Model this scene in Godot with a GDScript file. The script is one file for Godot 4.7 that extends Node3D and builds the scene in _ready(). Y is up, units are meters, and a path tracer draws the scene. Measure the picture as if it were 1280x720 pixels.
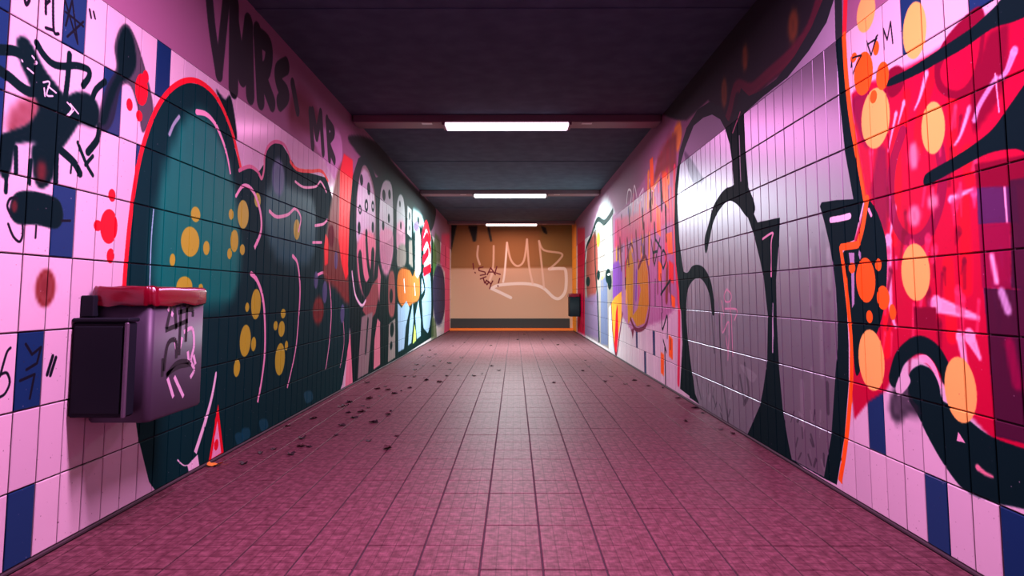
extends Node3D
# A tiled pedestrian underpass covered in graffiti. x runs across (camera at 0), y up, depth runs along -z; wall drawings use metres: depth along the wall and height.

const LEFT_X := -1.583       # face of the tiles on the left wall
const RIGHT_X := 1.433
const HIGH := 2.61           # ceiling
const END_Z := 16.4          # end wall
const BACK_Z := -5.0         # behind the camera
const ROW := 0.25
const COLUMN := 0.1194
const FLOOR_TILE := 0.2018
const TILE_TOP := 2.0
const NEAR_FROM := 1.6
const NEAR_TO := 6.4
const FAR_FROM := 6.1
const FAR_TO := 16.5

# paints and pigments, sRGB
const PAINT := {
	"white": Color8(208, 200, 203), "black": Color8(5, 33, 32), "soot": Color8(16, 24, 28), "thinblack": Color8(30, 34, 40, 190), "ink": Color8(20, 26, 34),
	"red": Color8(228, 18, 42), "crimson": Color8(182, 8, 54), "maroon": Color8(118, 8, 44), "lilacish": Color8(150, 110, 160, 130), "dustypink": Color8(214, 120, 168, 120), "coral": Color8(236, 70, 110, 140), "cherry": Color8(110, 6, 44, 150), "plum": Color8(128, 10, 62, 225), "wine": Color8(96, 22, 44, 215), "brick": Color8(118, 48, 42, 225), "rust": Color8(110, 44, 44, 170),
	"navy": Color8(4, 50, 47), "teal": Color8(4, 124, 100), "bottlegreen": Color8(14, 84, 90, 200), "palegrey": Color8(170, 196, 200, 210), "chalkwhite": Color8(240, 232, 222, 235), "thinwhite": Color8(232, 206, 186, 190), "paleaqua": Color8(150, 220, 216),
	"olive": Color8(176, 190, 48), "pink": Color8(232, 178, 196), "rose": Color8(204, 112, 142), "brickpink": Color8(150, 84, 84, 235), "rosa": Color8(220, 134, 148, 235), "pinky": Color8(222, 152, 180, 220), "pinkish": Color8(240, 190, 206, 235), "lavender": Color8(196, 158, 196, 210), "lilac": Color8(190, 170, 200, 220), "chalk": Color8(232, 226, 228), "whitey": Color8(190, 194, 198),
	"slate": Color8(84, 96, 130, 215), "slatey": Color8(70, 66, 86, 150), "drab": Color8(132, 124, 118), "orange": Color8(188, 104, 50), "babyblue": Color8(140, 170, 196), "lime": Color8(176, 196, 96), "green": Color8(52, 110, 44, 220), "moss": Color8(70, 84, 52, 200), "indigo": Color8(46, 48, 76), "violet": Color8(104, 84, 116, 225), "magenta": Color8(206, 54, 104, 200), "mauve": Color8(168, 112, 150), "purple": Color8(122, 70, 158),
	"amber": Color8(238, 160, 44, 230), "ochre": Color8(190, 130, 38), "gold": Color8(226, 190, 90), "orangey": Color8(248, 104, 26), "rustorange": Color8(150, 84, 30, 170), "rasp": Color8(220, 46, 84), "yellow": Color8(252, 204, 96), "purplish": Color8(74, 42, 88, 240), "aubergine": Color8(60, 22, 48, 240),
	"silver": Color8(160, 156, 172), "oldsilver": Color8(128, 124, 144, 90), "freshsilver": Color8(208, 208, 220, 110), "violetsilver": Color8(150, 116, 156, 90),
	"ochrewall": Color8(142, 98, 52, 230), "khaki": Color8(130, 112, 56, 150), "winered": Color8(104, 26, 40),
}

const DULL := ["black", "soot", "ink", "navy", "wine", "drab", "maroon"]   # paints that dried without gloss

var canvases: Array = []     # the drawings that stroke(), blob(), patch() and dots() paint on
var rng := RandomNumberGenerator.new()
var material := {}


func _ready() -> void:
	rng.seed = 20
	# --- camera: 822.6 pixels of focal length in a 1280 x 720 frame, tilted up a little and shifted down
	var eye := Camera3D.new()
	eye.name = "camera"
	eye.projection = Camera3D.PROJECTION_FRUSTUM
	eye.near = 0.05
	eye.far = 60.0
	eye.size = 0.05 * 720.0 / 822.64
	eye.frustum_offset = Vector2(0.0, -0.05 * 61.8 / 822.64)
	eye.position = Vector3(0, 0.8696, 0)
	eye.rotation = Vector3(0.0855, 0.00397, 0)
	add_child(eye)
	eye.current = true
	# --- surroundings: the underpass is closed, no sky reaches it
	var around := WorldEnvironment.new()
	var air := Environment.new()
	air.background_mode = Environment.BG_COLOR
	air.background_color = Color(0, 0, 0)
	air.tonemap_mode = Environment.TONE_MAPPER_LINEAR
	air.tonemap_exposure = 0.93
	air.sdfgi_enabled = true
	air.ssao_enabled = true
	air.ssil_enabled = true
	around.environment = air
	add_child(around)
	# --- the four ceiling lamps: pink tubes near the camera, a neutral one, a rosy one at the end
	ceiling_light(1.95, Color(1.0, 0.64, 0.91), 16.5, "pink ceiling strip light above the wall bins")
	ceiling_light(6.25, Color(1.0, 0.60, 0.87), 7.5, "strip light with a pink edge in the dark red ceiling channel")
	ceiling_light(10.82, Color(0.94, 1.0, 1.0), 44.0, "cool white strip light in the middle ceiling channel")
	ceiling_light(15.4, Color(1.0, 0.72, 0.66), 3.0, "rosy strip light in the ceiling channel before the tan end wall")
	# --- structure, then things
	make_materials()
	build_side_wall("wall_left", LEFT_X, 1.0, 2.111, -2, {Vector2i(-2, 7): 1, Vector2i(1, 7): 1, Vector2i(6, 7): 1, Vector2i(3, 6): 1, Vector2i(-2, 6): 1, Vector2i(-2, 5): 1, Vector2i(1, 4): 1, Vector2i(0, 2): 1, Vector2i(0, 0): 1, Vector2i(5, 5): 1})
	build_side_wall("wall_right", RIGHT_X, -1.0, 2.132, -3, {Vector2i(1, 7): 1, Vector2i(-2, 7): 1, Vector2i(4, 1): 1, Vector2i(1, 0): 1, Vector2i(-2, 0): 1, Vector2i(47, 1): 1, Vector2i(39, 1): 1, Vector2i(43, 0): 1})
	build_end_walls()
	build_floor()
	build_ceiling()
	build_bins()
	build_leaves()


# ---------------------------------------------------------------- helpers
func say(o: Node, label: String, category: String, group := "") -> void:
	o.set_meta("label", label)
	o.set_meta("category", category)
	if group != "":
		o.set_meta("group", group)


func numbered(called: String) -> String:
	if not has_node(NodePath(called)):
		return called
	var k := 1
	while has_node(NodePath("%s_%03d" % [called, k])):
		k += 1
	return "%s_%03d" % [called, k]


func thing(called: String, label: String, category: String, at: Vector3, group := "") -> Node3D:
	var o := Node3D.new()
	o.name = numbered(called)
	add_child(o)
	o.position = at
	say(o, label, category, group)
	return o


func structure(called: String) -> Node3D:
	var o := Node3D.new()
	o.name = called
	add_child(o)
	o.set_meta("kind", "structure")
	return o


func part(called: String, mesh: Mesh, mat: Material, parent: Node, at := Vector3.ZERO) -> MeshInstance3D:
	var o := MeshInstance3D.new()
	o.name = called
	o.mesh = mesh
	o.material_override = mat
	parent.add_child(o, true)
	o.position = at
	return o


func start() -> SurfaceTool:
	var st := SurfaceTool.new()
	st.begin(Mesh.PRIMITIVE_TRIANGLES)
	return st


# four corners in a ring, facing n; t: matching texture coordinates
func quad(st: SurfaceTool, p: Array, n: Vector3, t := []) -> void:
	var order := [0, 1, 2, 0, 2, 3]
	if (p[1] - p[0]).cross(p[2] - p[0]).dot(n) > 0.0:
		order = [0, 2, 1, 0, 3, 2]
	for k in order:
		st.set_normal(n)
		if t.size() == 4:
			st.set_uv(t[k])
		st.add_vertex(p[k])


# box between two corners with bevelled edges
func bevel_box(st: SurfaceTool, lo: Vector3, hi: Vector3, b: float) -> void:
	var c := (lo + hi) / 2.0
	var h := (hi - lo) / 2.0
	for axis in 3:
		var u := (axis + 1) % 3
		var v := (axis + 2) % 3
		for s in [-1.0, 1.0]:
			var ring := []
			for q in [[-1, -1], [1, -1], [1, 1], [-1, 1]]:
				var e := Vector3.ZERO
				e[axis] = s * h[axis]
				e[u] = q[0] * (h[u] - b)
				e[v] = q[1] * (h[v] - b)
				ring.append(c + e)
			var n := Vector3.ZERO
			n[axis] = s
			quad(st, ring, n)
			for r in [-1.0, 1.0]:
				var e0 := Vector3.ZERO
				var e1 := Vector3.ZERO
				e0[axis] = s * h[axis]
				e0[u] = r * (h[u] - b)
				e1[axis] = s * (h[axis] - b)
				e1[u] = r * h[u]
				var f0 := e0
				var f1 := e1
				e0[v] = -(h[v] - b)
				e1[v] = -(h[v] - b)
				f0[v] = h[v] - b
				f1[v] = h[v] - b
				var m := Vector3.ZERO
				m[axis] = s
				m[u] = r
				quad(st, [c + e0, c + f0, c + f1, c + e1], m.normalized())
	for sx in [-1.0, 1.0]:
		for sy in [-1.0, 1.0]:
			for sz in [-1.0, 1.0]:
				var s3 := Vector3(sx, sy, sz)
				var tri := [c + s3 * (h - Vector3(0, b, b)), c + s3 * (h - Vector3(b, 0, b)), c + s3 * (h - Vector3(b, b, 0))]
				if (tri[1] - tri[0]).cross(tri[2] - tri[0]).dot(s3) > 0.0:
					tri.reverse()
				for q in tri:
					st.set_normal(s3.normalized())
					st.add_vertex(q)


func box_mesh(lo: Vector3, hi: Vector3, b: float) -> ArrayMesh:
	var st := start()
	bevel_box(st, lo, hi, b)
	return st.commit()


func plain(color: Color, rough: float, metal := 0.0) -> StandardMaterial3D:
	var m := StandardMaterial3D.new()
	m.albedo_color = color
	m.roughness = rough
	m.metallic = metal
	return m


func textured(image: Image, rough: float) -> StandardMaterial3D:
	var m := StandardMaterial3D.new()
	m.albedo_texture = ImageTexture.create_from_image(image)
	m.roughness = rough
	m.texture_repeat = false
	return m


func grain(frequency: float, dark: Color, light: Color, scale: float, rough: float, seed_: int, relief := 0.0) -> StandardMaterial3D:
	var m := StandardMaterial3D.new()
	var noise := FastNoiseLite.new()
	noise.seed = seed_
	noise.frequency = frequency
	noise.fractal_octaves = 5
	var ramp := Gradient.new()
	ramp.set_color(0, dark)
	ramp.set_color(1, light)
	var picture := noise.get_seamless_image(512, 512)
	var coloured := Image.create(512, 512, false, Image.FORMAT_RGB8)
	for y in 512:
		for x in 512:
			coloured.set_pixel(x, y, ramp.sample(picture.get_pixel(x, y).r))
	m.albedo_texture = ImageTexture.create_from_image(coloured)
	m.uv1_triplanar = true
	m.uv1_world_triplanar = true
	m.uv1_scale = Vector3.ONE * scale
	m.roughness = rough
	if relief > 0.0:
		m.heightmap_enabled = true
		m.heightmap_texture = ImageTexture.create_from_image(picture)
		m.heightmap_scale = relief
	return m


# ---------------------------------------------------------------- painting on walls
func canvas(from: float, to: float, pixels: float, fine: int, silver_only := false) -> Dictionary:
	var w := int((to - from) * pixels) * fine
	var h := int(HIGH * pixels) * fine
	var image := Image.create(w, h, false, Image.FORMAT_RGBA8)
	var c := {"image": image, "from": from, "scale": pixels * fine, "fine": fine, "metal": silver_only, "span": w / (pixels * fine), "tall": h / (pixels * fine)}
	if silver_only:
		image.fill(Color(0, 0.22, 0))
	return c


func finished(c: Dictionary) -> Image:
	var image: Image = c.image
	if c.fine > 1:
		image.resize(image.get_width() / c.fine, image.get_height() / c.fine, Image.INTERPOLATE_LANCZOS)
	return image


func fill_rings(image: Image, rings: Array, color: Color, dx: float, dy: float) -> void:
	var w := image.get_width()
	var h := image.get_height()
	var rows := {}
	for ring in rings:
		var n: int = ring.size()
		for k in n:
			var a: Vector2 = ring[k] - Vector2(dx, dy)
			var b: Vector2 = ring[(k + 1) % n] - Vector2(dx, dy)
			if a.y > b.y:
				var keep := a
				a = b
				b = keep
			var first := maxi(0, ceili(a.y - 0.5))
			var last := mini(h - 1, ceili(b.y - 0.5) - 1)
			if last < first:
				continue
			var slope := (b.x - a.x) / (b.y - a.y)
			var x := a.x + (first + 0.5 - a.y) * slope
			for y in range(first, last + 1):
				if not rows.has(y):
					rows[y] = PackedFloat32Array()
				rows[y].append(x)
				x += slope
	for y in rows:
		var xs: PackedFloat32Array = rows[y]
		xs.sort()
		for k in range(0, xs.size() - 1, 2):
			var x0 := maxi(0, roundi(xs[k]))
			var x1 := mini(w, roundi(xs[k + 1]))
			if x1 > x0:
				image.fill_rect(Rect2i(x0, y, x1 - x0, 1), color)


# rings in metres (depth, height)
func lay(paint: String, soft: float, rings: Array) -> void:
	var color: Color = PAINT[paint]
	for c in canvases:
		var image: Image = c.image
		var s: float = c.scale
		var lo := Vector2(1e9, 1e9)
		var hi := -lo
		var placed := []
		for ring in rings:
			var q := PackedVector2Array()
			for p in ring:
				var v := Vector2((p.x - c.from) * s, (HIGH - p.y) * s)
				q.append(v)
				lo = lo.min(v)
				hi = hi.max(v)
			placed.append(q)
		var use := color
		if c.metal:
			if color.a < 0.7:
				continue
			use = Color(1, 0.42, 0) if paint == "silver" else Color(0, 0.7 if paint in DULL else 0.5, 0)
		var blur := soft * s
		var margin := ceili(blur * 1.6) + 2
		var x0 := maxi(0, floori(lo.x) - margin)
		var y0 := maxi(0, floori(lo.y) - margin)
		var x1 := mini(image.get_width(), ceili(hi.x) + margin)
		var y1 := mini(image.get_height(), ceili(hi.y) + margin)
		if x1 <= x0 or y1 <= y0:
			continue
		if blur < 1.0 and use.a > 0.99:
			fill_rings(image, placed, use, 0, 0)
			continue
		# a softer or thinner coat: drawn apart, blurred, then laid over
		var shrink := maxf(1.0, blur / 1.5)
		var w := maxi(2, ceili((x1 - x0) / shrink))
		var h := maxi(2, ceili((y1 - y0) / shrink))
		var coat := Image.create(x1 - x0, y1 - y0, false, Image.FORMAT_RGBA8)
		coat.fill(Color(use.r, use.g, use.b, 0))
		fill_rings(coat, placed, use, x0, y0)
		if shrink > 1.0:
			coat.resize(w, h, Image.INTERPOLATE_LANCZOS)
			coat.resize(x1 - x0, y1 - y0, Image.INTERPOLATE_CUBIC)
		image.blend_rect(coat, Rect2i(0, 0, x1 - x0, y1 - y0), Vector2i(x0, y0))


func pairs(a: Array) -> PackedVector2Array:
	var p := PackedVector2Array()
	for k in range(0, a.size() - 1, 2):
		p.append(Vector2(a[k], a[k + 1]))
	return p


func rounded(p: PackedVector2Array, closed: bool) -> PackedVector2Array:
	var n := p.size()
	if n < 3:
		return p
	var q := PackedVector2Array()
	for k in (n if closed else n - 1):
		var a := p[(k - 1 + n) % n] if closed or k > 0 else p[0]
		var d := p[(k + 2) % n] if closed or k + 2 < n else p[n - 1]
		for s in 5:
			q.append(p[k].cubic_interpolate(p[(k + 1) % n], a, d, s / 5.0))
	if not closed:
		q.append(p[n - 1])
	return q


func stroke(paint: String, wide: float, end: float, soft: float, a: Array) -> void:
	var p := rounded(pairs(a), false)
	if is_equal_approx(wide, end):
		var big := PackedVector2Array()
		for v in p:
			big.append(v * 1000.0)
		var rings := []
		for ring in Geometry2D.offset_polyline(big, wide * 500.0, Geometry2D.JOIN_ROUND, Geometry2D.END_ROUND):
			var r := PackedVector2Array()
			for v in ring:
				r.append(v / 1000.0)
			rings.append(r)
		lay(paint, soft, rings)
		return
	var left := PackedVector2Array()
	var right := PackedVector2Array()
	for k in p.size():
		var d := (p[mini(k + 1, p.size() - 1)] - p[maxi(k - 1, 0)]).normalized().orthogonal() * lerpf(wide, end, float(k) / (p.size() - 1)) / 2.0
		left.append(p[k] + d)
		right.append(p[k] - d)
	right.reverse()
	left.append_array(right)
	lay(paint, soft, [left])
	dots(paint, soft, [p[0].x, p[0].y, wide / 2.0, wide / 2.0])


# letters drawn with straight pulls
func line(paint: String, wide: float, soft: float, a: Array) -> void:
	var big := PackedVector2Array()
	for v in pairs(a):
		big.append(v * 1000.0)
	var rings := []
	for ring in Geometry2D.offset_polyline(big, wide * 500.0, Geometry2D.JOIN_ROUND, Geometry2D.END_ROUND):
		var r := PackedVector2Array()
		for v in ring:
			r.append(v / 1000.0)
		rings.append(r)
	lay(paint, soft, rings)


func blob(paint: String, soft: float, a: Array) -> void:
	lay(paint, soft, [rounded(pairs(a), true)])


func patch(paint: String, soft: float, a: Array) -> void:
	lay(paint, soft, [pairs(a)])


func dots(paint: String, soft: float, a: Array) -> void:
	for k in range(0, a.size() - 3, 4):
		var ring := PackedVector2Array()
		for s in 28:
			ring.append(Vector2(a[k] + cos(TAU * s / 28.0) * a[k + 2], a[k + 1] + sin(TAU * s / 28.0) * a[k + 3]))
		lay(paint, soft, [ring])


# specks of dirt and chipped paint over everything laid so far
func specks(c: Dictionary, count: int, low: float, high: float) -> void:
	var image: Image = c.image
	var s: float = c.scale
	for k in count:
		var x := int(rng.randf() * image.get_width())
		var y := int((HIGH - lerpf(low, high, pow(rng.randf(), 1.6))) * s)
		var big := maxi(1, int(s * rng.randf_range(0.001, 0.0035)))
		image.fill_rect(Rect2i(x, y, big, maxi(1, int(big * rng.randf_range(0.6, 1.6)))), Color8(60, 44, 52) if rng.randf() < 0.7 else Color8(190, 176, 180))


# ---------------------------------------------------------------- materials
func make_materials() -> void:
	material.grout = plain(Color8(58, 46, 50), 0.9)
	material.plain_tile = plain(Color8(208, 200, 203), 0.25)
	material.base_strip = plain(Color8(58, 48, 52), 0.8)
	material.ceiling = grain(0.012, Color8(50, 74, 88), Color8(72, 98, 112), 0.6, 0.95, 3)
	material.channel = plain(Color8(120, 96, 104), 0.5)
	material.steel = plain(Color8(66, 64, 78), 0.5, 0.3)
	material.dark_steel = plain(Color8(20, 29, 34), 0.6, 0.0)
	material.dark_steel.metallic_specular = 0.25
	material.bag = plain(Color8(104, 5, 27), 0.2)
	material.bag.rim_enabled = false
	material.leaf = plain(Color8(44, 34, 34), 0.8)
	material.leaf_brown = plain(Color8(66, 44, 38), 0.8)
	material.leaf_yellow = plain(Color8(214, 150, 40), 0.7)
	material.floor = floor_material()


func floor_material() -> StandardMaterial3D:
	# four worn tiles in one picture: a scored grid, fine hatching, dull blotches
	var n := 1024
	var image := Image.create(n, n, false, Image.FORMAT_RGB8)
	var relief := Image.create(n, n, false, Image.FORMAT_L8)
	var coarse := FastNoiseLite.new()
	coarse.seed = 5
	coarse.frequency = 0.009
	coarse.fractal_octaves = 3
	var fine := FastNoiseLite.new()
	fine.seed = 8
	fine.frequency = 0.16
	var across := FastNoiseLite.new()
	across.seed = 11
	across.frequency = 0.045
	for y in n:
		for x in n:
			var u := x % 512
			var v := y % 512
			var k := 0.5 + 0.36 * coarse.get_noise_2d(x, y) + 0.06 * fine.get_noise_2d(x, y) + 0.16 * across.get_noise_2d(x * 1.0, y * 0.06) + 0.16 * across.get_noise_2d(x * 0.06 + 900.0, y * 1.0)
			var groove := 0.0
			for g in [128, 256, 384]:
				if absi(u - g - int(3.0 * across.get_noise_2d(v * 0.4, g))) < 5 or absi(v - g - int(3.0 * across.get_noise_2d(u * 0.4, g + 50.0))) < 5:
					groove = 0.5 + 0.5 * coarse.get_noise_2d(x * 3.0, y * 3.0)
			k = clampf(k, 0.0, 1.0)
			var c := Color8(60, 33, 38).lerp(Color8(134, 94, 99), k).lerp(Color8(50, 28, 34), groove * 0.8)
			image.set_pixel(x, y, c)
			relief.set_pixel(x, y, Color.WHITE * clampf(0.6 + 0.3 * (k - 0.5) - 0.5 * groove, 0.0, 1.0))
	var m := textured(image, 0.5)
	m.metallic_specular = 0.15
	m.heightmap_enabled = true
	m.heightmap_texture = ImageTexture.create_from_image(relief)
	m.heightmap_scale = 0.03
	return m


# ---------------------------------------------------------------- side walls
# one glazed tile: depth z0..z1, height y0..y1, on the wall plane at x facing inward
func tile(st: SurfaceTool, x: float, inward: float, z0: float, z1: float, y0: float, y1: float, origin: Vector3, c, proud: float) -> void:
	var b := 0.0022
	var thick := 0.009
	var face := x + inward * proud
	var edge := face - inward * 0.0016
	var back := x - inward * thick
	var at := func(px: float, z: float, y: float) -> Vector3: return Vector3(px, y, -z) - origin
	var uv := func(z: float, y: float) -> Vector2: return Vector2((z - c.from) / c.span, (HIGH - y) / c.tall) if c != null else Vector2.ZERO
	var inner := [[z0 + b, y0 + b], [z1 - b, y0 + b], [z1 - b, y1 - b], [z0 + b, y1 - b]]
	var outer := [[z0, y0], [z1, y0], [z1, y1], [z0, y1]]
	var out := [Vector3(0, -1, 0), Vector3(0, 0, -1), Vector3(0, 1, 0), Vector3(0, 0, 1)]
	quad(st, inner.map(func(q): return at.call(face, q[0], q[1])), Vector3(inward, 0, 0), inner.map(func(q): return uv.call(q[0], q[1])))
	for k in 4:
		var i0: Array = inner[k]
		var i1: Array = inner[(k + 1) % 4]
		var o0: Array = outer[k]
		var o1: Array = outer[(k + 1) % 4]
		var t := [uv.call(i0[0], i0[1]), uv.call(i1[0], i1[1]), uv.call(o1[0], o1[1]), uv.call(o0[0], o0[1])]
		quad(st, [at.call(face, i0[0], i0[1]), at.call(face, i1[0], i1[1]), at.call(edge, o1[0], o1[1]), at.call(edge, o0[0], o0[1])], (Vector3(inward, 0, 0) + out[k] * 0.8).normalized(), t)
		quad(st, [at.call(edge, o0[0], o0[1]), at.call(edge, o1[0], o1[1]), at.call(back, o1[0], o1[1]), at.call(back, o0[0], o0[1])], out[k], [t[3], t[2], t[2], t[3]])


func sheet(x: float, inward: float, z0: float, z1: float, y0: float, y1: float, c, thick: float) -> ArrayMesh:
	var st := start()
	var p := [Vector3(x, y0, -z0), Vector3(x, y0, -z1), Vector3(x, y1, -z1), Vector3(x, y1, -z0)]
	var t := [Vector2.ZERO, Vector2.ZERO, Vector2.ZERO, Vector2.ZERO]
	if c != null:
		t = [[z0, y0], [z1, y0], [z1, y1], [z0, y1]].map(func(q): return Vector2((q[0] - c.from) / c.span, (HIGH - q[1]) / c.tall))
	quad(st, p, Vector3(inward, 0, 0), t)
	var b := p.map(func(q): return q - Vector3(inward * thick, 0, 0))
	quad(st, b, Vector3(-inward, 0, 0), t)
	var out := [Vector3(0, -1, 0), Vector3(0, 0, -1), Vector3(0, 1, 0), Vector3(0, 0, 1)]
	for k in 4:
		quad(st, [p[k], p[(k + 1) % 4], b[(k + 1) % 4], b[k]], out[k], [t[k], t[(k + 1) % 4], t[(k + 1) % 4], t[k]])
	return st.commit()


func build_side_wall(called: String, x: float, inward: float, first_joint: float, first_column: int, blue: Dictionary) -> void:
	var left := inward > 0.0
	var near := canvas(NEAR_FROM, NEAR_TO, 400, 2)
	var far := canvas(FAR_FROM, FAR_TO, 150, 2)
	var joints := canvas(NEAR_FROM, FAR_TO, 110, 1)
	var metal := canvas(NEAR_FROM, NEAR_TO, 200, 1, true)
	var far_metal := canvas(FAR_FROM, FAR_TO, 100, 1, true)
	# bare surfaces: glazed tiles, each a shade apart, plaster above, mortar in the joints
	for c in [near, far]:
		var image: Image = c.image
		image.fill(Color8(142, 100, 126))
		var s: float = c.scale
		for column in range(-6, 122):
			for row in 8:
				var tone := rng.randf_range(-0.025, 0.02)
				var glaze: Color = Color8(208, 200, 203)
				if blue.has(Vector2i(column, row)):
					glaze = Color8(26, 60, 96)
				glaze = Color(glaze.r + tone, glaze.g + tone, glaze.b + tone * 0.8)
				var a := Vector2((first_joint + column * COLUMN - c.from) * s, (HIGH - (row + 1) * ROW) * s)
				image.fill_rect(Rect2i(int(a.x), int(a.y), ceili(COLUMN * s), ceili(ROW * s)), glaze)
	joints.image.fill(Color8(38, 24, 30))
	canvases = [near, far, joints, metal, far_metal]
	if left:
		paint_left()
	else:
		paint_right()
	specks(near, 2600, 0.0, TILE_TOP)
	specks(far, 900, 0.0, TILE_TOP)
	# mortar shows through thin paint in the joints
	var mortar := Image.create(joints.image.get_width(), joints.image.get_height(), false, Image.FORMAT_RGBA8)
	mortar.fill(Color(0.11, 0.07, 0.09, 0.62))
	joints.image.blend_rect(mortar, Rect2i(Vector2i.ZERO, mortar.get_size()), Vector2i.ZERO)
	canvases = []
	var near_image := finished(near)
	var far_image := finished(far)
	var near_tiles := textured(near_image, 0.27)
	var far_tiles := textured(far_image, 0.24)
	for pair in [[near_tiles, metal], [far_tiles, far_metal]]:
		var m: StandardMaterial3D = pair[0]
		var sheen := ImageTexture.create_from_image(finished(pair[1]))
		m.metallic = 0.9
		m.metallic_texture = sheen
		m.metallic_texture_channel = BaseMaterial3D.TEXTURE_CHANNEL_RED
		m.roughness = 1.0
		m.roughness_texture = sheen
		m.roughness_texture_channel = BaseMaterial3D.TEXTURE_CHANNEL_GREEN
		m.metallic_specular = 0.12
	var near_plaster := textured(near_image, 0.9)
	var far_plaster := textured(far_image, 0.9)
	var joint := textured(finished(joints), 0.9)
	var wall := structure(called)
	part("mortar_bed", sheet(x - inward * 0.006, inward, NEAR_FROM, END_Z, 0.0, TILE_TOP, joints, 0.2), joint, wall)
	part("mortar_bed", sheet(x - inward * 0.006, inward, BACK_Z, NEAR_FROM, 0.0, TILE_TOP, null, 0.2), material.grout, wall)
	part("plaster_band", sheet(x - inward * 0.001, inward, NEAR_FROM, 6.25, TILE_TOP, HIGH, near, 0.2), near_plaster, wall)
	part("plaster_band", sheet(x - inward * 0.001, inward, 6.25, END_Z, TILE_TOP, HIGH, far, 0.2), far_plaster, wall)
	part("plaster_band", sheet(x - inward * 0.001, inward, BACK_Z, NEAR_FROM, TILE_TOP, HIGH, null, 0.2), plain(Color8(142, 100, 126), 0.9), wall)
	var gap := 0.0054
	var last_near := first_column + 36
	for column in range(first_column, last_near + 1):
		for row in 8:
			var z0 := first_joint + column * COLUMN + gap / 2.0
			var z1 := z0 + COLUMN - gap
			var y0 := row * ROW + gap / 2.0 + (0.012 if row == 0 else 0.0)
			var y1 := (row + 1) * ROW - gap / 2.0
			var st := start()
			var origin := Vector3(x, (y0 + y1) / 2.0, -(z0 + z1) / 2.0)
			tile(st, x, inward, z0, z1, y0, y1, origin, near, rng.randf_range(-0.0004, 0.0006))
			part("tile", st.commit(), near_tiles, wall, origin)
	# tiles further along: the same tiles, joined
	var rest := start()
	for column in range(last_near + 1, 121):
		for row in 8:
			var z0 := first_joint + column * COLUMN + gap / 2.0
			var z1 := minf(z0 + COLUMN - gap, END_Z)
			if z0 < END_Z - 0.01:
				tile(rest, x, inward, z0, z1, row * ROW + gap / 2.0 + (0.012 if row == 0 else 0.0), (row + 1) * ROW - gap / 2.0, Vector3.ZERO, far, rng.randf_range(-0.0005, 0.0007))
	part("far_tile", rest.commit(), far_tiles, wall).set_meta("kind", "stuff")
	var behind := start()
	for column in range(-50, first_column):
		for row in 8:
			var z0 := first_joint + column * COLUMN + gap / 2.0
			tile(behind, x, inward, z0, z0 + COLUMN - gap, row * ROW + gap / 2.0, (row + 1) * ROW - gap / 2.0, Vector3.ZERO, null, 0.0)
	part("back_tile", behind.commit(), material.plain_tile, wall).set_meta("kind", "stuff")
	var strip := structure("baseboard_left" if left else "baseboard_right")
	part("strip", box_mesh(Vector3(x - 0.006, 0.0, -END_Z), Vector3(x + 0.006, 0.011, -BACK_Z), 0.002), material.base_strip, strip)


func build_end_walls() -> void:
	var end := canvas(-1.7, 1.6, 220, 2)
	end.image.fill(Color8(204, 170, 140))
	canvases = [end]
	paint_end()
	canvases = []
	var m := textured(finished(end), 0.8)
	var wall := structure("wall_end")
	var st := start()
	var ring := [[LEFT_X - 0.2, 0.0], [RIGHT_X + 0.2, 0.0], [RIGHT_X + 0.2, HIGH], [LEFT_X - 0.2, HIGH]]
	quad(st, ring.map(func(q): return Vector3(q[0], q[1], -END_Z)), Vector3(0, 0, 1), ring.map(func(q): return Vector2((q[0] - end.from) / end.span, (HIGH - q[1]) / end.tall)))
	quad(st, ring.map(func(q): return Vector3(q[0], q[1], -END_Z - 0.2)), Vector3(0, 0, -1), ring.map(func(q): return Vector2.ZERO))
	part("plaster", st.commit(), m, wall)
	var foot := structure("baseboard_end")
	part("dark_band", box_mesh(Vector3(LEFT_X, 0.055, -END_Z), Vector3(1.36, 0.29, -END_Z + 0.02), 0.004), plain(Color8(34, 38, 36), 0.6), foot)
	part("painted_orange_glow", box_mesh(Vector3(LEFT_X, 0.0, -END_Z), Vector3(RIGHT_X, 0.055, -END_Z + 0.3), 0.008), plain(Color8(240, 120, 30), 0.6), foot)  # added raised strip; its orange stands for warm light on the floor
	var rear := structure("wall_rear")
	part("plaster", box_mesh(Vector3(LEFT_X - 0.2, 0, -BACK_Z), Vector3(RIGHT_X + 0.2, HIGH, -BACK_Z + 0.2), 0.001), plain(Color8(120, 104, 112), 0.9), rear)


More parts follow.
